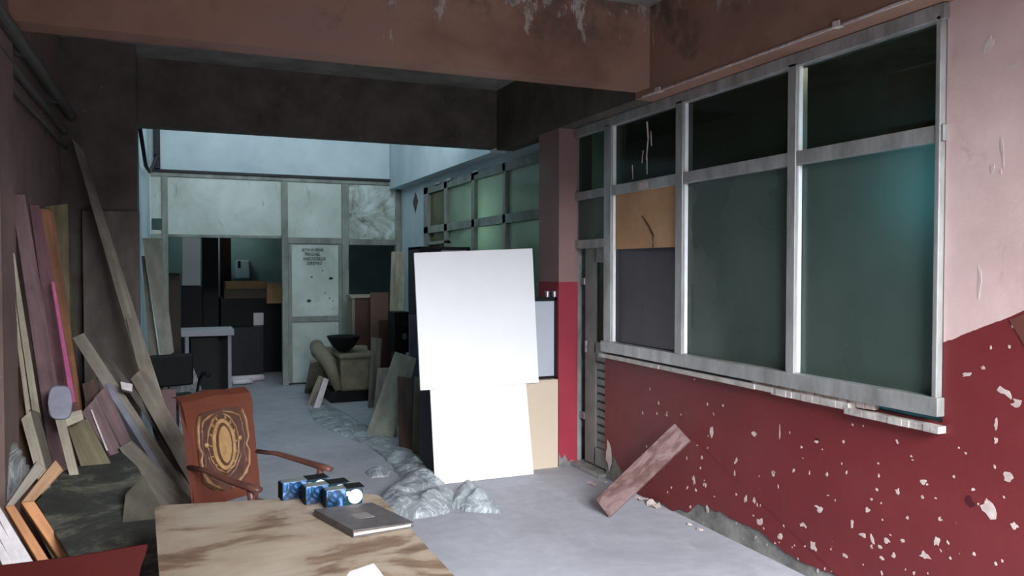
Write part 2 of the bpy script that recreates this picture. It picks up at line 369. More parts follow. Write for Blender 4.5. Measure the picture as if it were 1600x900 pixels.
# --- right wall: concrete core, painted skin with a ragged foot
WR = sfl('wall_right', [(XR+.012, XR+.2, -.8, 5.53, 0, 1.0), (XR+.012, XR+.2, -.8, 2.50, 1.0, HC), (XR+.012, XR+.2, 2.5, 6.12, 2.87, HC),
     (XR+.012, XR+.2, 6.12, 6.52, 0, HC), (XR+.012, XR+.2, 6.52, 10.46, 0, 1.0), (XR+.012, XR+.2, 6.52, 10.46, 2.78, 4.6), (XR+.012, XR+.2, 10.46, 11.9, 0, 4.6)], 'concrete')
def jag(y, seed=0):
    return noise.noise(V(y*3.1, seed, 0))*.6+noise.noise(V(y*11, seed, 3))*.3+noise.noise(V(y*31, seed, 5))*.12
def poly_yz(x, outline, th, m, name, parent=None):
    bm = bmesh.new(); vs = [bm.verts.new((x, a, b)) for a, b in outline]; f = bm.faces.new(vs)
    bmesh.ops.triangulate(bm, faces=[f])
    r = bmesh.ops.extrude_face_region(bm, geom=bm.faces[:]); 
    for v in [e for e in r['geom'] if isinstance(e, bmesh.types.BMVert)]: v.co.x += th
    return struct(name, bm, m, parent)
edge = []
y = 5.53
prof = [(5.53, .17), (5.40, .20), (5.30, .13), (5.18, .02), (5.0, .01), (4.6, .01), (4.42, .05), (4.30, .14), (4.0, .15), (3.7, .12), (3.55, .10), (3.40, .085), (3.1, .075), (2.9, .03), (2.6, .035), (2.4, .01), (2.2, .07), (2.0, .09), (-.8, .05)]
def pf(y):
    for (a, b), (c, d) in zip(prof, prof[1:]):
        if a >= y >= c: return b+(d-b)*(a-y)/(a-c)
    return .05
while y > -.8:
    edge.append((y, max(.002, pf(y)+jag(y)*.06))); y -= .018 if y > 1.9 else .2
poly_yz(XR, edge+[(-.8, 1.0), (5.53, 1.0)], .0125, M['red_wall'], 'wall_right_dado', WR)
poly_yz(XR, [(-.8, 1.0), (-.8, HC), (2.50, HC), (2.50, 1.0)], .0125, M['red_wall'], 'wall_right_pier', WR)
poly_yz(XR, [(2.5, 2.87), (2.5, HC), (6.1, HC), (6.1, 2.87)], .0125, M['beam'], 'wall_right_over_window', WR)
struct('wall_right_back_bay', boxes([(XR, XR+.012, 6.52, 10.46, 0, 1.0), (XR, XR+.012, 6.52, 10.46, 2.78, 4.6), (XR, XR+.012, 10.46, 11.72, 0, 4.6)]), M['white_wall'], WR)
# chips knocked off the paint (own shapes, each a little proud flake of bared plaster)
bm = bmesh.new()
def chip(px, py, w_, h_, tilt=0, seed=0, x=XR-.0012):
    c = P(px, py, 'x', x); n_ = 11
    sc = (c-CAM).length/FPX; vs = []
    for i in range(n_):
        a = 2*math.pi*i/n_; r = 1+.9*noise.noise(V(math.cos(a)*2.3+seed*3.1, math.sin(a)*2.3, seed))
        u = math.cos(a)*w_*.5*r; v = math.sin(a)*h_*.5*r
        u, v = u*math.cos(tilt)-v*math.sin(tilt), u*math.sin(tilt)+v*math.cos(tilt)
        vs.append(bm.verts.new((x, c.y-u*sc*1.15, c.z+v*sc)))
    f = bm.faces.new(vs); r = bmesh.ops.extrude_face_region(bm, geom=[f])
    for v in [e for e in r['geom'] if isinstance(e, bmesh.types.BMVert)]: v.co.x += .0014
CH = [(1566, 235, 4, 34, .1), (1530, 440, 4, 44, 0), (1543, 70, 10, 22, -.4), (1583, 103, 14, 8, .5), (1550, 262, 4, 10, 0), (1564, 268, 3, 8, 0), (1568, 612, 22, 10, -.5), (1588, 630, 10, 12, 0),
      (1510, 585, 14, 5, .3), (1556, 662, 4, 16, 0), (1556, 688, 4, 8, 0), (1575, 745, 10, 13, 0), (1544, 794, 20, 24, .3), (1585, 822, 8, 8, 0), (1463, 846, 8, 13, -.3), (1443, 753, 10, 7, .3),
      (1402, 768, 6, 8, 0), (1378, 872, 6, 6, 0), (1355, 797, 8, 6, 0), (1331, 819, 4, 14, 0), (1280, 795, 12, 9, 0), (1275, 690, 6, 5, 0), (1254, 820, 9, 5, .2), (1270, 853, 10, 14, .4), (1220, 838, 7, 8, 0),
      (1112, 676, 7, 15, 0), (1178, 678, 10, 6, 0), (1150, 720, 4, 12, -.5), (1208, 740, 5, 8, 0), (1165, 780, 5, 10, -.3), (1084, 750, 4, 13, .2), (1102, 758, 4, 6, 0), (1148, 740, 3, 8, 0), (1178, 782, 5, 9, 0), (1188, 815, 9, 13, -.6), (1105, 795, 8, 10, 0), (1029, 630, 4, 5, 0), (1004, 645, 3, 4, 0),
      (951, 712, 16, 42, .1), (1385, 845, 9, 7, 0), (1375, 855, 7, 5, 0), (1396, 868, 5, 8, 0), (1348, 836, 10, 6, 0), (1410, 845, 6, 5, 0), (1468, 811, 4, 6, 0), (1520, 765, 4, 4, 0), (1445, 868, 12, 8, .2), (1320, 868, 8, 5, 0), (1362, 842, 5, 12, .4),
      (1582, 510, 3, 6, 0), (1548, 543, 3, 5, 0), (1577, 542, 3, 5, 0), (1536, 575, 5, 5, 0), (1490, 745, 3, 4, 0), (1370, 765, 4, 4, 0), (1292, 742, 4, 6, .4), (1218, 676, 2, 20, 0), (1240, 735, 4, 6, -.4), (1318, 690, 3, 5, 0)]
for i, (a, b, c_, d_, t_) in enumerate(CH): chip(a, b, c_, d_, t_, i)
rs = random.Random(5)
for k in range(110):
    x_ = rs.uniform(1010, 1600); f_ = rs.random()**.55; yb_ = 418+(x_-272)*.485; yt_ = 418+(x_-272)*.2+20; y_ = yt_+(yb_-yt_)*f_-14
    if y_ < 896: chip(x_, y_, rs.uniform(1.2, 3.6), rs.uniform(1.5, 6), rs.uniform(-.5, .5), k+50)
struct('wall_right_paint_chips', bm, M['chip'], WR)
bm = bmesh.new(); chip(1515, 783, 9, 16, .6, 3, XR-.002); chip(1276, 686, 5, 4, 0, 4, XR-.002)
struct('wall_right_dark_mark', bm, simple('dark_maroon_mark', srgb(70, 14, 26), None, 5, .6), WR)
# brown slab of another colour at the right picture edge
struct('wall_right_brown_patch', slab([P(1577, 500, 'x', XR-.003), V(XR-.003, 1.3, 1.90), V(XR-.003, .9, .75), V(XR-.003, 1.75, .80)], .002, bev=0), simple('brown_wall_patch', srgb(112, 62, 52), srgb(84, 44, 38), 6, .7), WR)

# --- beams and pillars
sfl('trim_cross_beam', [(XL, 2.99, 4.62, 4.80, 2.925, HC)], 'beam')
sfl('trim_rear_cross_beam', [(XL, 2.99, 7.40, 7.58, 2.90, 4.6)], 'dark_grey')
struct('trim_side_beam', boxes([(2.99, XR+.01, -.8, 4.80, 2.875, HC)]), M['beam'])
struct('trim_side_beam_rear', boxes([(2.99, XR+.01, 4.80, 7.40, 2.875, HC)]), M['dark_grey'])  # same beam as the white stretch beyond, shade put into its grey
struct('trim_side_beam_back_bay', boxes([(2.99, XR-.001, 7.58, YB, 2.875, 4.6)]), M['white_wall'])
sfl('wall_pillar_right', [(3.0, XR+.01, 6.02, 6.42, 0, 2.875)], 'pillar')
# torn foot and bracket plaster where the pillar meets the floor
struct('trim_pillar_foot', slab([V(3.0, 6.018, 0), V(3.0, 6.018, .12), V(3.03, 6.018, .06), V(3.06, 6.018, .10), V(3.09, 6.018, .03), V(3.13, 6.018, .05), V(3.16, 6.018, 0)], .004, bev=0), M['concrete'])

# --- left wall, pillars, pipes
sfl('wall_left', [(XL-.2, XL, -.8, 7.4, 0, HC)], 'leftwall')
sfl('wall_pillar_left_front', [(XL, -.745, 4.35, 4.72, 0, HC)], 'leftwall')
sfl('wall_pillar_left', [(XL, -.27, 7.0, 7.42, 0, HC)], 'dark_grey')
sfl('wall_left_back_bay', [(-.5, -.30, 7.42, YB+.1, 0, 4.6)], 'white_wall')
for i, (x_, z_, r_) in enumerate([(-.72, 2.86, .035), (-.765, 2.74, .022), (-.76, 2.62, .014)]):
    bm = tube([(x_, -.7, z_), (x_, 2, z_+.01), (x_, 4.2, z_), (x_, 6.99, z_)], r_, seg=14)
    for yy in (1.0, 2.6, 4.9, 6.2): box(bm, XL+.001, x_+r_*.3, yy, yy+.025, z_-r_-.006, z_+r_+.006)
    o = mk('pipe', bm, M['iron'], smooth=False)
    tag(o, ['thick grey pipe running highest along the left wall', 'thinner grey pipe just below the thick one on the left wall', 'thin conduit lowest of the three runs high on the left wall'][i], 'pipe', 'pipes high on the left wall')
# drooping cable in the back bay corner and the conduit on its left wall
bm = tube([(-.27, 7.7, 2.95), (-.25, 8.6, 2.7), (-.24, 9.6, 2.75), (-.22, 10.8, 3.0), (-.2, 11.6, 3.2)], .018)
tag(mk('cable', bm, M['black'], smooth=True), 'black cable drooping down the white back corner at left', 'cable')
bm = B(-.24, -.16, 11.62, 11.70, 3.02, 4.5, bev=.01)
tag(mk('downpipe', bm, M['dark_steel']), 'dark square downpipe in the left corner above the white partition', 'pipe')

# --- back wall: white wall above a panelled partition
sfl('wall_back', [(-.5, XR+.2, YB, YB+.15, 3.02, 4.6), (-.5, -.28, YB, YB+.15, 0, 3.02)], 'white_wall')
FR = [(-.28, XR, 11.70, 11.80, 2.93, 3.02), (-.15, -.075, 11.69, 11.80, 0, 2.93), (1.415, 1.50, 11.69, 11.80, 0, 2.93), (2.27, 2.37, 11.69, 11.80, 0, 2.93),
      (3.08, XR, 11.69, 11.80, 0, 2.93), (1.5, 2.27, 11.695, 11.80, 2.04, 2.13), (2.37, 3.08, 11.695, 11.80, 2.03, 2.12), (-.075, 1.415, 11.71, 11.79, 2.11, 2.15),
      (-.28, -.15, 11.695, 11.80, 2.08, 2.15), (1.5, 1.55, 11.70, 11.79, .03, 2.04), (2.22, 2.27, 11.70, 11.79, .03, 2.04), (1.55, 2.22, 11.70, 11.79, .91, .99)]
tb = struct('wall_back_partition', boxes(FR, bev=.006), M['frame_back'])
struct('wall_back_dark_rail', boxes([(-.28, XR, 11.665, 11.70, 2.985, 3.02)]), M['dark_steel'], tb)
struct('wall_back_white_panel', boxes([(-.075, 1.415, 11.73, 11.76, 2.12, 2.93)]), M['cream'], tb)
struct('wall_back_upper_panel', boxes([(1.5, 2.27, 11.73, 11.76, 2.13, 2.93)]), M['cream'], tb)
struct('wall_back_stained_panel', boxes([(2.37, 3.08, 11.73, 11.76, 2.12, 2.93)]), M['stained'], tb)
struct('wall_back_narrow_panel', boxes([(-.28, -.15, 11.73, 11.76, 0, 2.205), (-.28, -.15, 11.73, 11.76, 2.36, 2.93)]), M['cream'], tb)
dr = struct('door_1', boxes([(1.55, 2.22, 11.725, 11.76, .03, .92), (1.55, 2.22, 11.725, 11.76, .98, 2.04), (1.88, 1.893, 11.715, 11.73, .98, 2.04)]), M['cream'])
# writing on the door: four faded stencilled lines
def text(body, size, loc, rot, m, parent, name, ext=.002, sx_=1.0):
    c = bpy.data.curves.new(name, 'FONT'); c.body = body; c.size = size; c.extrude = ext; c.align_x = 'CENTER'; c.align_y = 'CENTER'; c.materials.append(m)
    o = bpy.data.objects.new(name, c); COL.objects.link(o); o.location = loc; o.rotation_euler = rot; o.scale = (sx_, 1, 1)
    o.parent = parent; return o
cx = 1.86
for i, (t_, wd) in enumerate([('BOYA VE VERNIK', .38), ('PERSONEL', .26), ('HARICINDEKILER', .40), ('GIREMEZ', .26)]):
    q = P((489, 488.5, 491.5, 491.5)[i], (390.5, 397.5, 404.5, 411.5)[i], 'y', 11.71)
    text(t_, .066, (q.x, 11.712, q.z), (math.radians(90), 0, 0), M['ink'], dr, 'lettering', .001, wd/(len(t_)*.066*.68))
bm = bmesh.new()
for (px, py, r_) in [(487, 433, 2.5), (517, 435, 5), (504, 423, 2), (483, 470, 5), (508, 458, 2), (515, 466, 2), (520, 470, 1.6)]:
    q = P(px, py, 'y', 11.722); rr = r_*.0055
    vs = [bm.verts.new((q.x+rr*math.cos(a)*(1+.4*random.random()), 11.7215, q.z+rr*.7*math.sin(a)*(1+.4*random.random()))) for a in [k*.7 for k in range(9)]]
    f = bm.faces.new(vs); r = bmesh.ops.extrude_face_region(bm, geom=[f])
    for v in [e for e in r['geom'] if isinstance(e, bmesh.types.BMVert)]: v.co.y += .004
struct('door_stains', bm, M['ink'], dr)
# diamond-shaped scar on the white corner wall
q = P(649, 316, 'x', XR-.002)
struct('wall_scar', slab([q+V(0, 0, .15), q+V(0, -.14, .01), q+V(0, 0, -.16), q+V(0, .13, 0)], .004, bev=0), M['dark_grey'])
bm = bmesh.new()
for px in (683, 700, 742): 
    q = P(px, {683: 287, 700: 281, 742: 270}[px], 'x', XR-.03); box(bm, q.x, q.x+.004, q.y-.10, q.y+.08, q.z-.025, q.z+.02)
struct('trim_tape', bm, M['paper'])

# --- far store room behind the partition
sfl('wall_store', [(-1.4, 4.2, 15.3, 15.45, 0, 3.1), (-1.5, -1.4, 11.8, 15.4, 0, 3.1), (4.2, 4.3, 11.8, 15.4, 0, 3.1), (-1.4, -.5, 11.72, 11.82, 0, 3.1)], 'teal')
sfl('ceiling_store', [(-1.5, 4.3, 11.88, 15.4, 3.05, 3.15)], 'rough_wall')
sfl('wall_next_room', [(6.0, 6.1, 1.0, 11.8, 0, HC), (XR+.2, 6.1, .9, 1.0, 0, HC), (XR+.2, 6.1, 11.7, 11.8, 0, HC)], 'teal')
sfl('ceiling_next_room', [(XR+.2, 6.1, 7.4, 11.8, HC, HC+.1)], 'rough_wall')

# --- windows (aluminium) on the right wall
YS = [(5.37, 5.52), (4.425, 4.545), (3.375, 3.478), (2.485, 2.53)]
fr = [(XR-.035, XR+.05, 2.49, 6.0, 2.80, 2.872)]
for a, b in YS: fr.append((XR-.035, XR+.05, a+.02, b-.02 if b > 3 else b, 1.03, 2.82))
fr += [(XR-.03, XR+.05, 2.49, 5.45, 2.262, 2.337), (XR-.045, XR+.05, 2.49, 5.53, 1.03, 1.115)]
w1 = struct('window_1', boxes(fr, bev=.004), M['alu'])
edge_m = simple('painted_lit_mullion_edge', srgb(236, 238, 240), srgb(220, 222, 226), 12, .35, spec=.6, bump=.02)
struct('window_lit_strip', boxes([(XR-.016, XR+.008, a+.013, a+.02, z0, z1) for a, b in YS[:3] for z0, z1 in ((1.12, 2.258), (2.342, 2.80))]), edge_m, w1)  # near-white strips paint the daylight caught on the mullion sides
def pane(parent, y0, y1, z0, z1, m, name='pane', x=XR+.012): 
    return struct(name, boxes([(x, x+.006, y0, y1, z0, z1)]), M[m], parent)
bays = [(2.52, 3.39), (3.46, 4.44), (4.53, 5.38)]
for i, (a, b) in enumerate(bays):
    pane(w1, a, b, 2.33, 2.81, 'glass_clear' if i == 0 else 'glass_dark')
    if i < 2: pane(w1, a, b, 1.11, 2.27, 'glass')
pane(w1, 4.53, 5.38, 1.11, 1.86, 'glass_violet')
cp = struct('cardboard_infill', boxes([(XR+.004, XR+.012, 4.53, 5.38, 1.84, 2.27)]), M['card'], w1)
struct('cardboard_crack', tube([P(1003, 337, 'x', XR+.003), P(1013, 352, 'x', XR+.003), P(1021, 368, 'x', XR+.003), P(1020, 386, 'x', XR+.003)], [.003, .007, .009, .006]), M['walnut'], w1)
# paint drips on the upper pane
bm = bmesh.new()
for (x0, y0, x1, y1, r_) in [(1011, 190, 1013, 215, .007), (1013, 215, 1010, 250, .005), (1011, 245, 1011, 272, .004), (988, 258, 989, 280, .003), (1005, 235, 1003, 255, .003), (1017, 205, 1018, 228, .004)]:
    tube([P(x0, y0, 'x', XR+.010), P(x1, y1, 'x', XR+.010)], r_, bm, 6)
box(bm, XR-.032, XR-.029, 4.87, 5.0, 2.27, 2.32)
struct('window_1_paint_drips', bm, M['chip'], w1)
# sill ledge, broken in the middle
bm = bmesh.new()
segs = [(5.55, 3.55, .985, .05, 0), (3.56, 3.0, .972, .045, .012), (3.02, 2.48, .955, .05, .006)]
for a, b, z, o_, dz in segs:
    n_ = 14
    for k in range(n_):
        ya = a+(b-a)*k/n_; yb2 = a+(b-a)*(k+1)/n_
        box(bm, XR-o_-.008*noise.noise(V(ya*9, 0, 0)), XR+.01, yb2, ya, z+dz*.3, z+.028+dz)
struct('trim_window_sill', bm, M['sill'])
bm = bmesh.new()
for k in range(16):
    y_ = 3.75-.9*k/16; box(bm, XR-.02-.01*random.random(), XR+.01, y_-.05, y_, 1.0-.02*random.random(), 1.03)
struct('trim_sill_mortar', bm, M['chip'])
# top ledge line on the side beam (chipped white arris)
bm = bmesh.new()
for k in range(120):
    y_ = 2.3+k*.02+random.random()*.01; s_ = .006+.007*max(0, noise.noise(V(y_*4, 1, 1)))+ (0.02 if abs(y_-2.95) < .02 or abs(y_-4.5) < .03 else 0)
    box(bm, 2.987-s_*.3, 2.99+s_, y_, y_+.021, 2.873-.001, 2.876+s_)
struct('trim_chipped_arris', bm, M['chip'])
# things standing behind the top right pane
b_ = slab([P(1300, 118, 'x', 3.55), P(1462, 78, 'x', 3.55), P(1472, 215, 'x', 3.55), P(1300, 225, 'x', 3.55)], .03)
# shelf inside next room carrying them
sh = mk('shelf', B(3.39, 3.9, 2.0, 3.42, 2.20, 2.225, bev=.003), M['drift_dark']); tag(sh, 'dark shelf behind the glass of the right-hand window', 'shelf')
bb = mk('plywood_board', B(3.60, 3.62, 2.35, 3.2, 2.226, 2.75, bev=.003), M['brownwood']); tag(bb, 'dark brown board standing behind the top right window pane', 'board')
bb = mk('folded_card', B(3.5, 3.52, 2.28, 2.60, 2.226, 2.72, bev=.003), M['olive']); tag(bb, 'olive sheet behind the far right end of the top window pane', 'sheet')
bm = bmesh.new(); 
for k, (a, b) in enumerate([((3.44, 2.68, 2.226), (3.46, 2.60, 2.40)), ((3.44, 2.62, 2.226), (3.45, 2.60, 2.36))]): tube([a, b], [.035, .02], bm, 8)
bb = mk('cyan_bottle', bm, simple('cyan_plastic', srgb(110, 190, 190), None, 6, .4)); tag(bb, 'pale cyan bottle-like object behind the top right window pane', 'bottle')
bb = mk('dark_carton', B(3.40, 3.62, 2.5, 2.92, 0, 1.22, bev=.004), M['black']); tag(bb, 'dark box behind the lower right corner of the big window', 'box')

# window_2 : back bay windows
fr = [(XR-.03, XR+.05, 6.45, 10.45, 2.69, 2.78), (XR-.03, XR+.05, 6.45, 10.45, 2.155, 2.25), (XR-.03, XR+.05, 6.45, 10.45, 1.0, 1.08), (XR-.03, XR+.05, 10.25, 10.45, 1.0, 2.78)]
for a, b in [(9.44, 9.56), (8.46, 8.56), (7.54, 7.62), (6.52, 6.6)]: fr.append((XR-.03, XR+.05, a, b, 1.0, 2.78))
fr.append((XR-.03, XR+.05, 9.44, 10.3, 2.0, 2.04))
w2 = struct('window_2', boxes(fr, bev=.004), M['frame_back'])
for i, (a, b) in enumerate([(9.56, 10.25), (8.56, 9.44), (7.62, 8.46), (6.6, 7.54)]):
    pane(w2, a, b, 2.25, 2.69, 'glass_amber' if i < 1 else 'glass_green'); pane(w2, a, b, 1.08, 2.155, 'glass_amber' if i < 1 else 'glass_green')
struct('wall_next_screen', boxes([(3.9, 3.95, 6.5, 10.6, 0, HC)]), M['teal'])

# door_2 with toplights, set between window and pillar
fr = [(XR-.02, XR+.06, 6.04, 6.10, 0, 2.87), (XR-.02, XR+.06, 5.52, 6.05, 2.27, 2.335), (XR-.02, XR+.06, 5.52, 6.05, 1.86, 1.93), (XR-.06, XR+.1, 5.53, 6.05, 0, .035)]
d2 = struct('door_2', boxes(fr, bev=.003), M['alu'])
pane(d2, 5.52, 6.0, 2.335, 2.81, 'glass_dark'); pane(d2, 5.52, 6.0, 1.93, 2.27, 'glass')
lx = XR+.045
lf = [(lx, lx+.04, 5.77, 5.95, .05, 1.86), (lx, lx+.04, 5.10, 5.22, .05, 1.86), (lx, lx+.04, 5.2, 5.79, 1.74, 1.86), (lx, lx+.04, 5.2, 5.79, .98, 1.08), (lx, lx+.04, 5.2, 5.79, .05, .2)]
for k in range(12): lf.append((lx+.012, lx+.03, 5.2, 5.79, .205+k*.065, .255+k*.065))
leaf = struct('door_leaf', boxes(lf, bev=.003), simple('grey_green_door_paint', srgb(136, 142, 138), srgb(108, 114, 110), 6, .5, kind='World'), d2)
struct('door_pane', boxes([(lx+.015, lx+.02, 5.2, 5.79, 1.08, 1.74)]), M['glass_dark'], leaf)
struct('door_latch', boxes([(lx-.02, lx, 5.90, 5.925, .98, 1.08), (lx-.01, lx+.03, 5.95, 6.03, .4, .46), (lx-.01, lx+.03, 5.95, 6.03, 1.55, 1.61)], bev=.003), M['steel'], leaf)

# ================================================================ BIG OBJECTS
# white boards
lcx = P(655, 650, 'y', 6.4).x
LC = empty('low_cabinet', (1.98, 6.12, 0), 'low dark cabinet hidden behind the lower white board', 'cabinet')
part('body', boxes([(lcx, 2.50, 6.02, 6.4, 0, .70)], bev=.004), M['dark_steel'], LC)
part('door', boxes([(lcx+.02, 2.14, 6.00, 6.02, .05, .72)], bev=.003), M['dark_steel'], LC)
part('door', boxes([(2.16, 2.48, 6.00, 6.02, .05, .72)], bev=.003), M['dark_steel'], LC)
def leanquad(px, y0, z0, tilt):
    n = V(0, -math.cos(tilt), math.sin(tilt)); pt = V(0, y0, z0); return [PN(a, b, pt, n) for a, b in px], n
pts, n = leanquad([(672, 602), (822, 598), (834, 745), (680, 758)], 5.86, 0, math.radians(8.5))
for p in pts[2:]: 
    p.z = max(p.z, .004)
tag(mk('white_board', slab(pts, .02, n, bev=.002), M['white_foam']), 'smaller bright white board standing on the floor under the larger one', 'board', 'bright white boards')
pts, n = leanquad([(647, 395), (832, 388), (842, 598), (657, 610)], 5.95, .71, math.radians(5))
tag(mk('white_board', slab(pts, .02, n, bev=.002), M['white_foam']), 'large upper bright white board leaning above the smaller one', 'board', 'bright white boards')
# tall dark cabinet behind
TC = empty('tall_cabinet', (3.0, 8.65, 0), 'tall dark open-topped cabinet behind the large white board', 'cabinet')
ax = P(638, 450, 'y', 8.9).x; bx = P(735, 450, 'y', 8.45).x
zt = P(640, 385, 'y', 8.45).z
part('body', boxes([(ax, ax+.03, 8.45, 8.90, 0, zt), (bx-.03, bx, 8.45, 8.90, 0, zt), (ax, bx, 8.87, 8.90, 0, zt), (ax, bx, 8.45, 8.90, 0, .05), (ax, bx, 8.45, 8.90, zt-.03, zt), (ax+.03, ax+.24, 8.46, 8.49, .05, zt-.03)], bev=.003), M['dark_steel'], TC)
part('grey_insert', boxes([(ax+.27, bx-.03, 8.5, 8.52, .05, zt-.035)]), M['grey_sheet'], TC, label='pale grey sheet set inside the cabinet')
part('shelf', boxes([(ax+.03, bx-.03, 8.52, 8.86, .9, .92)]), M['dark_steel'], TC)
# plywood crate and framed screen on it
x0 = P(822, 650, 'y', 6.0).x+.3; x1 = P(872, 650, 'y', 6.0).x
CRT = empty('plywood_crate', ((x0+x1)/2, 6.1, 0), 'pale plywood crate at the foot of the red pillar', 'crate')
part('front_panel', B(x0-.3+.0, x1, 6.0, 6.018, .0, .735, bev=.002), M['ply_pale'], CRT)
part('side_panel', B(x1-.018, x1, 6.018, 6.40, .0, .735, bev=.002), M['ply_pale'], CRT)
part('side_panel', B(x0-.3, x0-.282, 6.018, 6.40, .0, .735, bev=.002), M['ply_pale'], CRT)
part('top_panel', B(x0-.3+.0, x1, 6.0, 6.40, .735, .75, bev=.002), M['ply_pale'], CRT)
yS = 6.06
sx0 = P(812, 500, 'y', yS).x; sx1 = P(874, 500, 'y', yS).x; sz1 = P(860, 464, 'y', yS).z
SC = empty('framed_screen', ((sx0+sx1)/2, yS, .751), 'pale grey screen in a black frame standing on the plywood crate', 'screen')
f_ = .045
part('frame', boxes([(sx0, sx1, yS, yS+.04, .752, .752+.02), (sx0, sx1, yS, yS+.04, sz1-.035, sz1), (sx1-f_, sx1, yS, yS+.04, .752, sz1), (sx0, sx0+f_, yS, yS+.04, .752, sz1)], bev=.004), M['black'], SC)
part('screen_panel', B(sx0+.02, sx1-.03, yS+.012, yS+.02, .76, sz1-.02), M['grey_sheet'], SC)
for px in (855, 866):
    q = P(px, 461, 'y', yS+.02)
    bm = tube([(q.x, yS+.02, sz1), (q.x, yS+.02, sz1+.045)], .02, seg=12); box(bm, q.x-.022, q.x+.022, yS+.005, yS+.035, sz1+.045, sz1+.05)
    part('hinge_pin', bm, M['steel'], SC, label='shiny metal fitting')

# worn plank against the red wall
a0 = P(930, 778, 'z', 0); a1 = P(951, 810, 'z', 0)
t0 = P(1050, 663, 'x', XR-.05); t1 = P(1077, 690, 'x', XR-.05)
C1 = a1+V(0, 0, .004); T1 = P(1077, 689, 'x', XR-.045); d = T1-C1
r0 = ray(930, 781); t_ = (C1-CAM).dot(d)/r0.dot(d); C0 = CAM+r0*t_
off_ = max(0, .004-C0.z); C0.z += off_
nn = (C0-C1).cross(d).normalized()
pl = slab([C0, C0+d, C1+d, C1], .035, nn if nn.dot(CAM-C1) > 0 else -nn, bev=.004)
print('PLANK', C0, C1, C0+d, T1)
zz = min(v.co.z for v in pl.verts)
for v in pl.verts: v.co.z -= zz
o = tag(mk('worn_plank', pl, M['worn_red']), 'paint-worn red-brown plank leaning on the low red wall under the window', 'plank')

# ================================================================ LEFT PILE
def board(name, px, top, bot, ang, th, m, label, cat='board', group=None, ground=True, parent=None, bev=.0015, maxext=3.):
    """px TL TR BR BL; top/bot = (axis, value) for the mid points; ang = heading of the width direction"""
    mt = ((px[0][0]+px[1][0])/2, (px[0][1]+px[1][1])/2); mb = ((px[-1][0]+px[2][0])/2, (px[-1][1]+px[2][1])/2)
    A = P(*mt, *top); Bm = P(*mb, *bot); d = (A-Bm).normalized(); w_ = V(math.cos(ang), math.sin(ang), 0)
    n = d.cross(w_).normalized()
    if n.dot(CAM-A) < 0: n = -n
    pts = [PN(x, y, A, n) for x, y in px]
    if ground:
        for i in (2, len(px)-1):
            j = 1 if i == 2 else 0
            e = (pts[i]-pts[j]).normalized() if len(px) == 4 else -d
            if e.z < -.05:
                t = (.006-pts[i].z)/e.z
                if 0 < t < maxext: pts[i] = pts[i]+e*t
                elif t < 0: pts[i] = pts[i]+e*t
    bm = slab(pts, th, n, bev=bev)
    zmin = min(v.co.z for v in bm.verts)
    if ground and zmin < .002:
        for v in bm.verts: v.co.z = max(v.co.z, .002)
    if parent is not None: return part(name, bm, M[m], parent)
    o = mk(name, bm, M[m]); tag(o, label, cat, group); return o
R = math.radians
G = 'boards leaning in the left-hand pile'
board('plywood_sheet', [(128, 330), (218, 330), (219, 600), (132, 590)], ('y', 6.93), ('y', 6.80), R(0), .012, 'plyl', 'large dull brown plywood sheet standing against the dark left pillar', 'sheet', G)
board('plank', [(66, 323), (106, 318), (110, 520), (92, 520)], ('x', -.74), ('y', 6.1), R(25), .015, 'olive', 'olive-brown plank behind the orange-brown one by the left wall', 'plank', G)
board('plank', [(63, 325), (84, 330), (119, 570), (100, 570)], ('x', -.72), ('y', 5.8), R(20), .018, 'orange', 'orange-brown plank standing right of the pink-edged plank', 'plank', G)
o = board('plank', [(46, 320), (62, 320), (113, 590), (84, 590)], ('x', -.71), ('y', 5.35), R(20), .018, 'mauve2', 'deep mauve plank with a bright pink edge', 'plank', G)
o2 = board('edge_strip', [(80, 440), (85, 440), (119, 628), (110, 630)], ('y', 5.12), ('y', 5.22), R(20), .006, 'pink', None, ground=False, parent=o); o2['label'] = 'bright pink edge'
board('plank', [(17, 304), (39, 304), (90, 600), (61, 600)], ('x', -.76), ('y', 5.15), R(20), .02, 'mauve', 'wide dusty mauve plank, tallest at the left picture edge', 'plank', G)
board('plank', [(8, 396), (13, 394), (48, 640), (40, 640)], ('x', -.76), ('y', 4.92), R(20), .014, 'bone', 'thin bone-coloured lath, leftmost of the standing pair', 'lath', G)
board('plank', [(14, 394), (23, 396), (62, 640), (50, 640)], ('x', -.75), ('y', 4.97), R(20), .014, 'bone', 'wider bone-coloured lath, right one of the standing pair', 'lath', G)
board('pole', [(112, 215), (130, 235), (213, 492), (190, 485)], ('y', 6.88), ('y', 6.45), R(0), .03, 'drift', 'long weathered pole crossing the brown plywood sheet', 'pole', G)
board('plank', [(197, 497), (213, 497), (256, 660), (236, 662)], ('y', 6.40), ('y', 6.25), R(0), .025, 'drift', 'grey-brown plank beside the dark gap right of the plywood sheet', 'plank', G)
board('wide_board', [(204, 592), (224, 572), (292, 690), (294, 752)], ('y', 6.18), ('y', 5.75), R(0), .02, 'drift', 'broad grey-brown board behind the long narrow one near the chair', 'board', G)
board('plank', [(138, 522), (146, 520), (270, 690), (262, 700)], ('y', 6.10), ('y', 6.02), R(0), .02, 'drift_dark', 'dark thin board edge behind the long grey board', 'board', G)
board('long_board', [(113, 528), (131, 520), (300, 775), (272, 778)], ('y', 5.75), ('y', 5.62), R(0), .03, 'drift', 'long grey board slanting from upper left down towards the chair', 'board', G)
board('laminate_board', [(160, 602), (172, 598), (276, 768), (258, 770)], ('y', 5.70), ('y', 5.52), R(0), .03, 'bluegrey', 'blue-grey laminate board under the long slanting one', 'board', G)
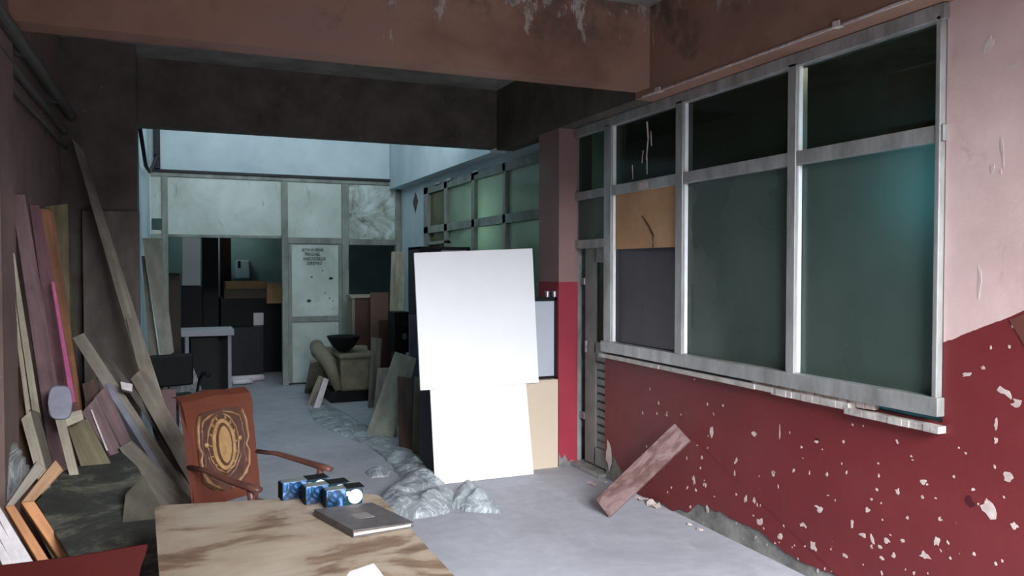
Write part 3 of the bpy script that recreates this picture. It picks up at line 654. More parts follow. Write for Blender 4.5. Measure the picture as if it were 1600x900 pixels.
board('laminate_board', [(158, 610), (166, 608), (250, 742), (228, 730)], ('y', 5.62), ('y', 5.45), R(0), .02, 'dark_steel', 'dark bowed strip under the blue-grey laminate board', 'board', G)
board('foam_block', [(188, 596), (207, 600), (206, 612), (190, 608)], ('y', 5.58), ('y', 5.56), R(0), .05, 'pale_strip', 'small white block lying on the long slanting board', 'block', None, ground=False)
o = board('mauve_panel', [(127, 645), (150, 620), (188, 700), (168, 704)], ('y', 5.5), ('y', 5.40), R(0), .02, 'mauve', 'mauve panel with a thin white edge in the left pile', 'panel', G)
o2 = board('edge_strip', [(141, 640), (144, 640), (169, 704), (166, 704)], ('y', 5.47), ('y', 5.38), R(0), .004, 'pale_strip', None, ground=False, parent=o); o2['label'] = 'thin white edge'
board('mauve_panel', [(146, 622), (166, 602), (206, 690), (186, 702)], ('y', 5.6), ('y', 5.5), R(0), .02, 'mauve', 'mauve panel right of the white-edged one', 'panel', G)
board('brown_offcut', [(128, 600), (152, 590), (160, 625), (138, 652)], ('y', 5.75), ('y', 5.70), R(0), .03, 'brownwood', 'small dark brown offcut between the pink edge and long board', 'offcut', G)
board('grey_brown_panel', [(186, 700), (206, 688), (292, 772), (243, 790)], ('y', 5.35), ('y', 5.15), R(0), .02, 'drift', 'smooth grey-brown panel below the laminate boards', 'panel', G)
# foam pad
o = empty('blue_grey_pad', P(92, 655, 'y', 4.9), 'rounded blue-grey pad hung at the top of the tan strut', 'pad')
bpy.data.objects.remove(o)
pts = []
for k in range(18):
    a = 2*math.pi*k/18; sgn = lambda v: (abs(v)**.6)*(1 if v > 0 else -1)
    pts.append((94+19*sgn(math.cos(a)), 629+27*sgn(math.sin(a))))
n = V(.12, -1, .15).normalized(); c0 = P(94, 629, 'y', 4.95)
tag(mk('foam_pad', slab([PN(x, y, c0, n) for x, y in pts], .04, n, bev=.006), M['bluegrey']), 'rounded blue-grey pad wedged before the pink-edged plank', 'pad')
board('tan_strut', [(86, 655), (100, 650), (122, 738), (108, 742)], ('y', 4.95), ('y', 4.93), R(0), .03, 'bone', 'pale strut under the blue-grey pad', 'strut', G)
board('tan_offcut', [(88, 650), (127, 640), (131, 655), (101, 668)], ('y', 4.98), ('y', 4.96), R(0), .02, 'bone', 'pale offcut on top of the pale strut', 'offcut', G, ground=False)
board('tan_board', [(104, 663), (137, 654), (167, 712), (126, 728)], ('y', 5.12), ('y', 5.08), R(0), .03, 'olive', 'square olive-tan panel left of the white-edged mauve one', 'panel', G)
board('curved_board', [(33, 655), (47, 642), (72, 735), (56, 740)], ('y', 4.82), ('y', 4.80), R(0), .02, 'bone', 'pale round-topped board near the left picture edge', 'board', G)
board('dark_board', [(46, 640), (60, 645), (86, 735), (71, 737)], ('y', 4.9), ('y', 4.86), R(0), .03, 'drift_dark', 'dark grey board just right of the pale round-topped one', 'board', G)
board('dark_board', [(9, 580), (34, 572), (62, 720), (14, 730)], ('y', 5.0), ('y', 4.96), R(0), .02, 'brownwood', 'dark brown board behind the pale round-topped one', 'board', G)
# crumpled grey film bag at the left edge
def heap(outline, H, seed, res=.035, peak=None, z0=.004, scale=5., sharp=1.0):
    xs = [p[0] for p in outline]; ys = [p[1] for p in outline]
    def inside(x, y):
        c = False; j = len(outline)-1
        for i in range(len(outline)):
            xi, yi = outline[i]; xj, yj = outline[j]
            if ((yi > y) != (yj > y)) and (x < (xj-xi)*(y-yi)/(yj-yi)+xi): c = not c
            j = i
        return c
    def dist(x, y):
        best = 9; p = Vector((x, y)); 
        for i in range(len(outline)):
            a = Vector(outline[i]); b = Vector(outline[(i+1) % len(outline)]); ab = b-a
            t = max(0, min(1, (p-a).dot(ab)/ab.dot(ab))); best = min(best, (p-(a+ab*t)).length)
        return best
    bm = bmesh.new(); nx = int((max(xs)-min(xs))/res)+2; ny = int((max(ys)-min(ys))/res)+2; g = {}
    for i in range(nx):
        for j in range(ny):
            x = min(xs)+i*res; y = min(ys)+j*res
            jx = x+noise.noise(V(x*7, y*7, seed))*res*1.2; jy = y+noise.noise(V(x*7, y*7, seed+9))*res*1.2
            if not inside(x, y): continue
            dd = dist(x, y); e = min(1, dd/.16)**.6
            wx = x+.10*noise.noise(V(x*3, y*3, seed+7)); wy = y+.10*noise.noise(V(x*3, y*3, seed+8))
            r = 1-abs(noise.noise(V(wx*scale, wy*scale*.45, seed))*2.0); r2 = 1-abs(noise.noise(V((wx+wy)*scale*1.4, (wy-wx)*scale*.5, seed+4))*2.2)
            r3 = noise.noise(V(x*3.2, y*3.2, seed+2)); r4 = 1-abs(noise.noise(V(wx*17, wy*8, seed))*2.4)
            hh = H(x, y) if callable(H) else H
            z = z0+hh*e*max(.06, .50+.55*r3+.26*r*sharp+.20*r2*sharp+.07*r4*sharp)
            g[i, j] = bm.verts.new((jx, jy, z))
    for (i, j) in list(g):
        q = [(i, j), (i+1, j), (i+1, j+1), (i, j+1)]
        if all(k in g for k in q): bm.faces.new([g[k] for k in q])
    for v in [v for v in bm.verts if not v.link_faces]: bm.verts.remove(v)
    be = [e for e in bm.edges if e.is_boundary]
    r = bmesh.ops.extrude_edge_only(bm, edges=be)
    for v in [e for e in r['geom'] if isinstance(e, bmesh.types.BMVert)]: v.co.z = .001
    return bm
def fl(px): 
    return [tuple(P(x, y, 'z', 0).xy) for x, y in px]
ol = fl([(480, 640), (505, 628), (548, 650), (600, 682), (650, 708), (685, 742), (716, 785), (706, 803), (650, 812), (598, 808), (578, 796), (600, 775), (628, 752), (612, 728), (580, 700), (530, 680), (492, 662)])
def HA(x, y): return .03+.10*max(0, min(1, (7.6-y)/1.4))
tag(mk('polythene_sheet', heap(ol, HA, 2.2, .018), M['film'], smooth=True), 'long crumpled trail of dusty polythene film on the floor', 'plastic sheet')
tag(mk('polythene_sheet', heap(fl([(702, 790), (712, 770), (742, 764), (768, 780), (786, 804), (752, 803), (726, 800)]), .15, 5.1, .014, scale=8), M['film'], smooth=True), 'small crumpled wad of film right of the long polythene trail', 'plastic sheet')
tag(mk('polythene_scrap', heap(fl([(568, 742), (590, 730), (610, 734), (608, 746), (580, 748)]), .07, 1.1, .02, scale=9), M['film'], smooth=True), 'small scrap of film left of the polythene heap', 'plastic sheet')
# film bag at the left edge, leaning on the boards behind it
def plane_heap(px, yv, n, H, seed, res, scale, sharp=1.):
    c0 = P(px[0][0], px[0][1], 'y', yv); n = n.normalized(); ux = V(1, 0, 0)-n*n.x; ux.normalize(); uy = n.cross(ux)
    q = [PN(a, b, c0, n)-c0 for a, b in px]
    bm = heap([(p.dot(ux), p.dot(uy)) for p in q], H, seed, res, scale=scale, sharp=sharp)
    for v in bm.verts: v.co = c0+ux*v.co.x+uy*v.co.y+n*v.co.z
    return bm
tag(mk('film_bag', plane_heap([(-25, 702), (8, 694), (28, 690), (42, 715), (54, 737), (38, 765), (20, 792), (24, 840), (-25, 850)], 4.5, V(.3, -1, .45), .09, 3.3, .018, 9), M['film2'], smooth=True), 'grey plastic film bag at the left picture edge', 'bag')

# wooden frames (two nested corner frames)
def frame_thing(rails, yv, label, m0, m1):
    r = empty('wooden_frame', (-.55, yv, 0), label, 'frame', 'nested wooden frames at lower left')
    n = V(.35, -1, .35).normalized(); c0 = P(50, 780, 'y', yv)
    for k, px in enumerate(rails):
        pts = [PN(a, b, c0, n) for a, b in px]
        part('rail', slab(pts, .045, n, bev=.003), M[m1 if k else m0], r)
frame_thing([[(87, 718), (100, 735), (54, 783), (33, 785)], [(33, 785), (54, 783), (134, 905), (117, 909)]], 4.18, 'tan and honey timber corner frame leaning before the mouldy panel', 'tan', 'honey')
frame_thing([[(58, 720), (72, 731), (22, 790), (8, 792)], [(8, 792), (22, 788), (98, 908), (80, 912)]], 4.08, 'honey timber corner frame, left of its twin by the white mouldings', 'drift', 'honey')
board('honey_panel', [(36, 790), (44, 786), (125, 905), (100, 905)], ('y', 4.28), ('y', 4.15), R(0), .02, 'olive', 'olive strip seen between the two timber corner frames', 'strip')
for i, (x, m_) in enumerate([(-6, 'pale_strip'), (-21, 'pale_strip'), (-38, 'pale_strip')]):
    board('moulding', [(x-8, 788), (x+4, 790), (x+66, 892), (x+50, 898)], ('y', 3.98), ('y', 3.9), R(0), .018, m_,
          ['off-white moulding nearest the timber frames', 'off-white moulding, middle of the three at lower left', 'off-white moulding farthest left of the three'][i], 'moulding', 'off-white mouldings')
board('mouldy_panel', [(56, 784), (102, 735), (190, 706), (214, 728), (250, 792), (255, 905), (128, 900)], ('y', 4.78), ('y', 4.30), R(0), .02, 'mould', 'dark mouldy grey panel with a pale patch behind the timber frames', 'panel', ground=False)
board('khaki_panel', [(196, 772), (224, 742), (252, 792), (255, 905), (180, 905)], ('y', 4.45), ('y', 4.0), R(0), .012, 'sage_dull', 'dull khaki-grey panel beside the left end of the table, over the mouldy one', 'panel', ground=False)
# dark red board at lower left corner
pts = [PN(x, y, P(120, 870, 'y', 2.35), V(0, -1, .25).normalized()) for x, y in [(-60, 891), (0, 884), (120, 869), (228, 850), (231, 853), (226, 870), (219, 885), (215, 905)]]
n = V(0, -1, .25).normalized()
dn = V(0, -.25, -1).normalized()
lo = pts[-1]+dn*((.01-pts[-1].z)/dn.z); lo2 = pts[0]+dn*((.01-pts[0].z)/dn.z)
RC = empty('red_panel', (-.4, 2.2, 0), 'glossy dark red panel with a pointed corner at the lower left picture corner', 'panel')
part('panel_face', slab(pts+[lo, lo2], .018, n, bev=.002), M['redgloss'], RC)
bm = bmesh.new()
for x_ in (-.62, -.3): box(bm, x_, x_+.04, lo.y+.0, lo.y+.9, 0, .03)
for x_ in (-.62, -.3): tube([(x_+.02, lo.y+.85, .03), (x_+.02, lo.y+.27, .55)], .015, bm, 8)
part('prop', bm, M['darkwood'], RC)

# ================================================================ TABLE AND CHAIR
tl = P(241, 790, 'z', .75); tr = P(590, 771, 'z', .75); br = P(712, 902, 'z', .75); bl = P(249, 902, 'z', .75)
ex = lambda a, b, t: a+(b-a)*t
br2 = ex(tr, br, 1.25); bl2 = ex(tl, bl, 1.35)
TB = empty('work_table', ((tl.x+br2.x)/2, (tl.y+br2.y)/2, 0), 'wide table with a pale stained plywood top in the foreground', 'table')
def rnd(corners, r=.05, k=5):
    out = []; n_ = len(corners)
    for i in range(n_):
        p, c, q = corners[i-1], corners[i], corners[(i+1) % n_]
        a = c+(p-c).normalized()*r; b = c+(q-c).normalized()*r
        for j in range(k+1):
            t = j/k; out.append((a*(1-t)**2+c*2*t*(1-t)+b*t*t))
    return out
cs = [Vector((p.x, p.y)) for p in (tl, bl2, br2, tr)]
part('tabletop', prism([tuple(p) for p in rnd(cs)], .722, .75, bev=.004), M['table'], TB)
cen = sum(cs, Vector((0, 0)))/4; ins = [cen+(c-cen)*.82 for c in cs]
for c in ins: part('leg', B(c.x-.028, c.x+.028, c.y-.028, c.y+.028, 0, .722, bev=.004), M['darkwood'], TB)
for i in range(4):
    a, b = ins[i], ins[(i+1) % 4]; d = (b-a); L = d.length; an = math.atan2(d.y, d.x)
    part('apron', B(.02, L-.02, -.012, .012, .64, .722, M=Matrix.Translation(V(a.x, a.y, 0)) @ Matrix.Rotation(an, 4, 'Z')), M['darkwood'], TB)

# carved armchair, built in its own frame: x across, y forward, z up
ang = math.radians(-34.5-0)     
CHR = empty('carved_armchair', (.262, 4.50, 0), 'red-brown wooden armchair with a carved gold and black backrest behind the table', 'chair', rz=math.radians(180+34.5), local=True)
CHR.scale = (.90, 1.0, .945)
bw = .235
def backz(z): return -.02-.085*max(0, (z-.5))/.6 if z > .5 else -.02     # y of back surface
bm = bmesh.new()
# stiles: curved outer frame
for sx_ in (-1, 1):
    path = [(sx_*.20, -.04, 0), (sx_*.205, -.02, .42), (sx_*(bw-.012), backz(.6), .6), (sx_*(bw-.01), backz(.85), .85), (sx_*(bw-.012), backz(1.04)-.02, 1.04)]
    part('back_post', tube(path, .02, seg=4, sx=1.3, sy=1.2), M['redwood'], CHR)
# back board with rolled top
bm = bmesh.new(); prof_ = [(.46, backz(.46)), (.6, backz(.6)), (.75, backz(.75)), (.9, backz(.9)), (1.0, backz(1.0)), (1.05, backz(1.05)-.015), (1.075, backz(1.075)-.05), (1.07, backz(1.075)-.085)]
rings = []
for z, y in prof_:
    hw = bw if z < .99 else bw+.008
    rings.append([bm.verts.new((-hw, y+.014, z)), bm.verts.new((-hw*.5, y+.004, z)), bm.verts.new((0, y, z+(.012 if z > 1.04 else 0))), bm.verts.new((hw*.5, y+.004, z)), bm.verts.new((hw, y+.014, z))])
for a, b in zip(rings, rings[1:]):
    for i in range(4): bm.faces.new((a[i], a[i+1], b[i+1], b[i]))
r = bmesh.ops.extrude_face_region(bm, geom=bm.faces[:])
for v in [e for e in r['geom'] if isinstance(e, bmesh.types.BMVert)]: v.co.y -= .024
BKB = part('backrest', bm, M['redwood'], CHR, smooth=False)
# carved relief as raised bands on the front of the backrest (front is +y)
def onback(u, z, off=.0): 
    return V(u, backz(z)+.006+off+.014*min(1, abs(u)/bw)**1.5, z)
def relief(name, pts2, th, m, off):
    bm = bmesh.new(); vs = [bm.verts.new(onback(u, z, off)) for u, z in pts2]; f = bm.faces.new(vs)
    bmesh.ops.triangulate(bm, faces=[f])
    r = bmesh.ops.extrude_face_region(bm, geom=bm.faces[:])
    for v in [e for e in r['geom'] if isinstance(e, bmesh.types.BMVert)]: v.co.y += th
    return part(name, bm, m, BKB)
cz = .785
def lens(hw, hh, k=24, p=1.25, cx_=0, c_=cz):
    out = []
    for i in range(k):
        t = 2*math.pi*i/k; s_, c2 = math.sin(t), math.cos(t)
        out.append((cx_+hw*c2*(1-.25*abs(s_)**2), c_+hh*(abs(s_)**(1/p))*(1 if s_ > 0 else -1)*1.0))
    return out
relief('carved_ground', [(-.17, .60), (-.10, .545), (0, .53), (.10, .545), (.17, .60), (.182, .75), (.175, .90), (.14, .975), (0, .985), (-.14, .975), (-.175, .90), (-.182, .75)], .004, M['walnut'], .0)
def band(pts2, w_, m, name='carved_band', off=.004):
    bm = bmesh.new()
    tube([onback(u, z, off) for u, z in pts2], w_, bm, 6, sx=1, sy=.6); return part(name, bm, m, BKB, smooth=True)
for s_ in (-1, 1):
    band([(s_*.15, .965), (s_*.17, .90), (s_*.176, .80), (s_*.155, .76), (s_*.172, .72), (s_*.16, .64), (s_*.11, .58), (s_*.03, .53)], [.012, .016, .014, .012, .014, .016, .014, .008], M['gold'])
    band([(s_*.172, .70), (s_*.15, .62), (s_*.09, .555)], [.006, .009, .006], M['gold'])
    band([(s_*.02, .97), (s_*.08, .955), (s_*.13, .93), (s_*.15, .87)], [.006, .012, .010, .004], M['gold'])
    band([(s_*.125, .78), (s_*.11, .70), (s_*.065, .63), (0, .59)], [.004, .009, .010, .007], M['darkwood'])
    bm = lathe([(.001, .010), (.009, .009), (.014, .004), (.016, 0), (.016, -.003)], seg=14)
    for v in bm.verts: v.co = onback(s_*.118, .80, 0)+V(v.co.x, v.co.z+.006, v.co.y)
    part('carved_rosette', bm, M['goldl'], BKB, smooth=True)
for s_ in (-1, 1):
    band([(s_*.02, .955), (s_*.06, .93), (s_*.098, .87), (s_*.112, .80), (s_*.098, .72), (s_*.06, .655), (0, .62)], [.006, .012, .008, .005, .008, .012, .008], M['gold'])
    band([(s_*.145, .93), (s_*.14, .87), (s_*.15, .80), (s_*.135, .73), (s_*.145, .67), (s_*.11, .615)], [.003, .008, .006, .006, .008, .004], M['darkwood'])
    for k in range(7):
        a_ = -1.2+k*.4; band([(s_*(.086*math.cos(a_)), cz+.148*math.sin(a_)), (s_*(.100*math.cos(a_+.06)), cz+.166*math.sin(a_+.06))], [.011, .004], M['goldl'], 'carved_leaf')
    band([(s_*.03, .545), (s_*.08, .565), (s_*.14, .60), (s_*.17, .66)], [.004, .01, .012, .004], M['gold'])
relief('carved_oval', lens(.082, .145), .010, M['goldl'], .003)
relief('carved_oval', lens(.058, .122), .004, M['walnut'], .0135)
relief('carved_oval', lens(.044, .105), .006, M['goldl'], .0165)
part('seat', B(-.22, .22, -.02, .44, .36, .42, bev=.012), M['darkwood'], CHR)
part('seat_pad', B(-.20, .20, .0, .42, .42, .44, bev=.009), M['binder'], CHR)
for s_ in (-1, 1):
    part('armrest', tube([(s_*.235, backz(.70)-.0, .70), (s_*.25, .12, .705), (s_*.262, .30, .685), (s_*.262, .46, .672), (s_*.258, .52, .668)], [.016, .017, .019, .022, .018], seg=8, sx=1.35, sy=.8), M['darkwood'], CHR, smooth=True)
    part('arm_support', tube([(s_*.215, .40, .41), (s_*.235, .44, .55), (s_*.258, .45, .668)], [.018, .015, .02], seg=8), M['darkwood'], CHR, smooth=True)
    part('leg', tube([(s_*.19, .40, .41), (s_*.195, .42, .2), (s_*.19, .41, 0)], [.026, .019, .016], seg=8), M['darkwood'], CHR, smooth=True)

# binder, cartons, sheet of paper on the table
def binder():
    a = P(492, 806, 'z', .752); b = P(553, 840, 'z', .752); c_ = P(648, 824, 'z', .752)
    ux = (b-a); L = ux.length; ux.normalize(); uy = (c_-b); W = uy.length; uy.normalize()
    r = empty('ring_binder', b, 'dark grey closed binder with cream page edges on the table', 'binder', local=True)
    Mx = Matrix(((ux.x, uy.x, 0, 0), (ux.y, uy.y, 0, 0), (0, 0, 1, 0), (0, 0, 0, 1)))
    def bx(x0, x1, y0, y1, z0, z1, bv=.001): return box(bmesh.new(), x0, x1, y0, y1, z0, z1, bev=bv, M=Mx)
    T = .026
    part('cover', bx(-L, 0, 0, W, 0, .003), M['binder'], r)
    bm = bx(-L, 0, 0, W, T-.003, T)
    for v in bm.verts:
        v.co.z -= .008*max(0, (v.co.dot(Vector((uy.x, uy.y, 0))))/W)
    part('cover', bm, M['binder'], r); part('spine', bx(-L, 0, -.003, .001, 0, T), M['binder'], r)
    bm = bx(-L+.008, -.006, .002, W-.012, .004, T-.014, 0); part('pages', bm, M['pages'], r)
    bm = bx(-L*.62, -L*.4, W*.28, W*.62, T+.0002-.0045, T+.0008-.0035, 0)
    part('cover_label', bm, simple('worn_grey_label', srgb(118, 112, 110), None, 20, .6), r)
binder()
def carton(px, py, L, rot, label):
    q = P(px, py, 'z', .752)
    r = empty('small_carton', (q.x, q.y, .7515), label, 'box', 'small printed cartons on the table', rz=rot, local=True)
    w2_, h = .030, .070
    part('carton_body', B(-L/2, L/2, -w2_, w2_, 0, h, bev=.0015), M['blueprint'], r)
    part('top_face', B(-L/2+.003, L/2-.003, -w2_+.003, w2_-.003, h, h+.0012), M['carton_top'], r)
    part('side_print', B(L*.02, L/2-.002, -w2_-.001, -w2_, .004, h-.004), M['carton_dark'], r)
    part('side_tag', B(L*.04, L*.13, -w2_-.002, -w2_-.001, h*.58, h*.84), M['paper'], r)
    part('end_face', B(L/2, L/2+.001, -w2_+.002, w2_-.002, .003, h-.003), M['carton_dark'], r)
    bm = lathe([(.001, .002), (.024, .002), (.029, 0)], seg=28)
    for v in bm.verts: v.co = V(L/2-.031+v.co.x, -w2_-.001-v.co.z, v.co.y+h/2)
    part('white_disc', bm, M['paper'], r, label='white round mark on the carton side')
    part('open_lid', box(bmesh.new(), L*.05, L/2+.004, -w2_-.012, w2_, h+.0015, h+.004, M=Matrix.Translation(V(0, 0, 0))), M['black'], r)
    part('end_flap', B(-L/2-.004, -L/2, -w2_, w2_, 0, h*.95, bev=.001), M['black'], r)
carton(474, 774, .185, R(9), 'dark blue printed carton farthest left beside the chair arm')
carton(508, 781, .17, R(7), 'dark blue printed carton in the middle of the three')
carton(536, 788, .145, R(4), 'dark blue printed carton nearest the binder, white disc fully in view')
pp = [P(x, y, 'z', .7515) for x, y in [(538, 905), (546, 893), (584, 880), (602, 903), (600, 930), (540, 930)]]
tag(mk('paper_sheet', slab(pp, .0008, V(0, 0, 1), bev=0), M['paper']), 'white sheet of paper at the near edge of the table', 'paper')

# ================================================================ BACK BAY CLUTTER
# small grey frame table, left of the doorway
q0 = P(283, 517, 'y', 9.6); q1 = P(366, 519, 'y', 9.6)
SD = empty('side_desk', ((q0.x+q1.x)/2, 9.8, 0), 'small dark desk with a pale grey top and legs before the doorway', 'desk')
zt_ = q0.z
part('desktop', B(q0.x, q1.x, 9.6, 10.1, zt_-.07, zt_, bev=.004), simple('pale_grey_laminate', srgb(150, 150, 156), None, 4, .5), SD)
lg = simple('violet_grey_leg_paint', srgb(130, 130, 142), None, 4, .5)
for x_, y_ in [(q0.x+.06, 9.64), (q1.x-.05, 9.64), (q0.x+.06, 10.06), (q1.x-.05, 10.06)]: part('leg', B(x_-.02, x_+.02, y_-.02, y_+.02, 0, zt_-.07, bev=.003), lg, SD)
part('back_panel', B(q0.x+.05, q1.x-.05, 10.0, 10.02, .05, zt_-.07), M['black'], SD)
part('drawer_front', B(q0.x+.1, q1.x-.18, 9.66, 9.68, .1, zt_-.09), M['black'], SD)
# pale boards leaning on the narrow partition post
board('pale_board', [(222, 372), (250, 372), (272, 550), (252, 562)], ('y', 8.1), ('y', 8.15), R(0), .02, 'sage', 'pale sage board leaning left of the doorway, foot on the dark chair', 'board', ground=False)
board('pale_board', [(221, 400), (226, 400), (256, 610), (238, 612)], ('y', 8.25), ('y', 8.35), R(0), .02, 'drift', 'grey-brown board behind the pale sage one, left of the doorway', 'board')
# black office chair, partly hidden
OC = empty('office_chair', (.0, 8.0, 0), 'black office chair half hidden behind the left pile', 'chair', rz=R(15), local=True)
part('seat', B(-.22, .2, -.22, .22, .42, .50, bev=.03), M['black'], OC)
part('backrest', box(bmesh.new(), -.2, .2, .19, .24, .55, .86, bev=.02, M=Matrix.Rotation(R(6), 4, 'X')), M['black'], OC)
part('back_bar', tube([(0, .1, .42), (0, .26, .46), (0, .24, .62)], .018, seg=8), M['black'], OC)
for s_ in (-1, 1): part('armrest', tube([(s_*.22, .12, .46), (s_*.25, .12, .62), (s_*.25, -.02, .70), (s_*.25, -.16, .69)], [.014, .014, .022, .022], seg=8), M['black'], OC, smooth=True)
part('gas_column', tube([(0, 0, .1), (0, 0, .42)], .025), M['dark_steel'], OC)
for k in range(5):
    a = k*2*math.pi/5; part('base_leg', tube([(0, 0, .12), (.26*math.cos(a), .26*math.sin(a), .05), (.27*math.cos(a), .27*math.sin(a), .0)], [.022, .016, .02], seg=8), M['dark_steel'], OC)
tag(mk('film_sheet', slab([P(x, y, 'y', 9.3) for x, y in [(290, 565), (297, 560), (316, 610), (326, 659), (272, 659)]], .004, bev=0), M['film2']), 'translucent grey film hanging before the small desk', 'plastic sheet')
# box just behind the carved chair
tag(mk('pale_offcut', B(*(lambda a, b: (a.x, b.x, 7.3, 7.34, 0, a.z))(P(252, 609, 'y', 7.3), P(275, 609, 'y', 7.3)), bev=.004), M['mauve']), 'small mauve-grey board end left of the carved chair', 'board')

# beige armchair with dark seat shell
ay = 9.9
AC = empty('beige_armchair', (P(545, 600, 'y', ay).x, ay+.3, 0), 'low beige upholstered armchair near the stencilled door', 'chair')
fx0 = P(532, 600, 'y', ay).x; fx1 = P(590, 600, 'y', ay).x; fz1 = P(550, 553, 'y', ay).z; fz0 = P(550, 611, 'y', ay).z
part('seat_front', B(fx0, fx1, ay, ay+.55, fz0, fz1-.05, bev=.03), M['beige'], AC)
part('seat_cushion', B(fx0-.02, fx1, ay-.02, ay+.5, fz1-.07, fz1, bev=.03), M['beige'], AC)
part('plinth', B(fx0-.12, fx1, ay+.05, ay+.6, .0, fz0, bev=.01), M['black'], AC)
ax0 = P(505, 560, 'y', ay).x
bm = bmesh.new()
tube([(ax0+.02, ay+.62, fz1+.05), (ax0+.0, ay+.35, fz1+.02), (ax0+.08, ay+.08, fz1-.10), (fx0-.02, ay-.0, fz0+.02)], [.09, .10, .09, .05], bm, 14)
part('arm', bm, M['beige'], AC, smooth=True)
part('backrest', B(ax0+.05, fx1, ay+.5, ay+.62, fz0, fz1+.05, bev=.04), M['beige'], AC)
# black bowl-like shell on the seat
prof_ = [(.001, 0), (.07, .015), (.15, .09), (.20, .18), (.215, .21), (.20, .21), (.14, .11), (.001, .04)]
q = P(534, 551, 'y', ay+.25)
bm = lathe(prof_, seg=30, c=(q.x+.02, ay+.22, fz1+.003))
tag(mk('black_basin', bm, M['black'], smooth=True), 'black basin standing on the beige armchair', 'basin')
# brown cabinet behind armchair
cy = 10.75
c0x = P(543, 500, 'y', cy+.3).x; c1x = P(583, 500, 'y', cy).x; c2x = P(606, 500, 'y', cy).x; cz1 = P(560, 461, 'y', cy).z
CB = empty('brown_cabinet', ((c0x+c1x)/2, cy+.2, 0), 'dark brown cabinet with a pale top strip behind the beige armchair', 'cabinet')
part('body', B(c0x+.04, c1x, cy, cy+.3, 0, cz1-.04, bev=.004), M['brownwood'], CB)
part('top_strip', B(c0x-.02, c1x, cy-.02, cy+.3, cz1-.04, cz1, bev=.003), M['bone'], CB)
part('side_edge', B(c0x, c0x+.04, cy-.01, cy+.3, 0, cz1-.04, bev=.003), M['drift'], CB)
cy2 = 10.5; u0 = P(579, 500, 'y', cy2).x; u1 = P(607, 500, 'y', cy2).x; uz = P(590, 457, 'y', cy2).z
tag(mk('upright_board', B(u0, u1, cy2, cy2+.03, 0, uz, bev=.004), M['midwood']), 'upright brown panel right of the dark brown cabinet', 'panel')
tag(mk('dark_brown_panel', B(*(lambda a, b: (a.x, b.x, 9.6, 9.63, 0, a.z))(P(592, 500, 'y', 9.6), P(612, 500, 'y', 9.6)), bev=.004), M['brownwood']), 'dark brown panel beside the black box', 'panel')
board('slim_board', [(581, 527), (597, 529), (593, 590), (578, 588)], ('y', 9.5), ('y', 9.45), R(0), .03, 'drift', 'slim grey-brown block standing before the brown panels', 'board')
board('pale_board', [(612, 393), (632, 394), (630, 487), (609, 486)], ('y', 10.9), ('y', 10.75), R(0), .02, 'bone', 'pale board leaning at the right end of the white partition', 'board')
bxa = P(606, 500, 'y', 9.5); bxb = P(641, 500, 'y', 9.2); bz1 = P(610, 488, 'y', 9.2).z; bz0 = P(610, 552, 'y', 9.2).z
BX = empty('black_stand', ((bxa.x+bxb.x)/2, 9.4, 0), 'black box on a stand left of the large white board', 'box')
part('box_body', B(bxa.x, bxb.x, 9.2, 9.5, bz0, bz1, bev=.01), M['black'], BX)
part('stand', B(bxa.x+.04, bxb.x-.04, 9.25, 9.45, 0, bz0), M['dark_steel'], BX)
for k, z_ in enumerate((.4, .72)):
    bm = lathe([(.001, .004), (.05, .002), (.06, 0)], seg=18)
    for v in bm.verts: v.co = V((bxa.x+bxb.x)/2+.03+v.co.x*(.5+k*.3), 9.2-v.co.z-.001, bz0+(bz1-bz0)*z_+v.co.y*.7)
    part('knob', bm, M['steel'] if k == 0 else M['dark_steel'], BX)
yy = 8.40; g0 = P(640, 540, 'y', yy); g1 = P(668, 540, 'y', yy)
tag(mk('violet_panel', B(g0.x, g1.x, yy, yy+.03, 0, P(650, 492, 'y', yy).z, bev=.003), M['bluegrey']), 'violet-grey panel between the black box and the large white board', 'panel')
board('grey_board', [(617, 549), (651, 560), (614, 692), (577, 664)], ('y', 8.1), ('z', .03), R(-28), .02, 'sage', 'wide sage-grey board leaning over the polythene trail', 'board')
board('brown_plank', [(648, 588), (666, 590), (664, 712), (645, 705)], ('y', 7.5), ('z', .03), R(0), .03, 'olive', 'olive-brown plank just left of the smaller white board', 'plank')
board('brown_plank', [(622, 588), (642, 590), (650, 705), (624, 695)], ('y', 7.75), ('z', .03), R(0), .03, 'brownwood', 'dark brown plank behind the wide sage board', 'plank')
board('brown_plank', [(590, 575), (610, 574), (606, 672), (582, 668)], ('y', 9.0), ('z', .03), R(0), .03, 'drift', 'grey-brown plank behind the left edge of the wide sage board', 'plank')
# mouldings near the armchair
board('glazed_lath', [(498, 588), (505, 590), (488, 634), (480, 632)], ('y', 9.75), ('z', .01), R(0), .02, 'bone', 'left lath of the bright pair leaning on the beige armchair', 'lath', 'bright laths by the armchair')
board('glazed_lath', [(506, 590), (514, 593), (499, 640), (490, 637)], ('y', 9.7), ('z', .01), R(0), .02, 'pale_strip', 'right lath of the bright pair leaning on the beige armchair', 'lath', 'bright laths by the armchair')
board('beige_cushion', [(486, 568), (512, 560), (500, 600), (474, 625)], ('y', 10.1), ('z', .02), R(0), .05, 'beige', 'beige cushion slab behind the bright pair of laths', 'cushion')

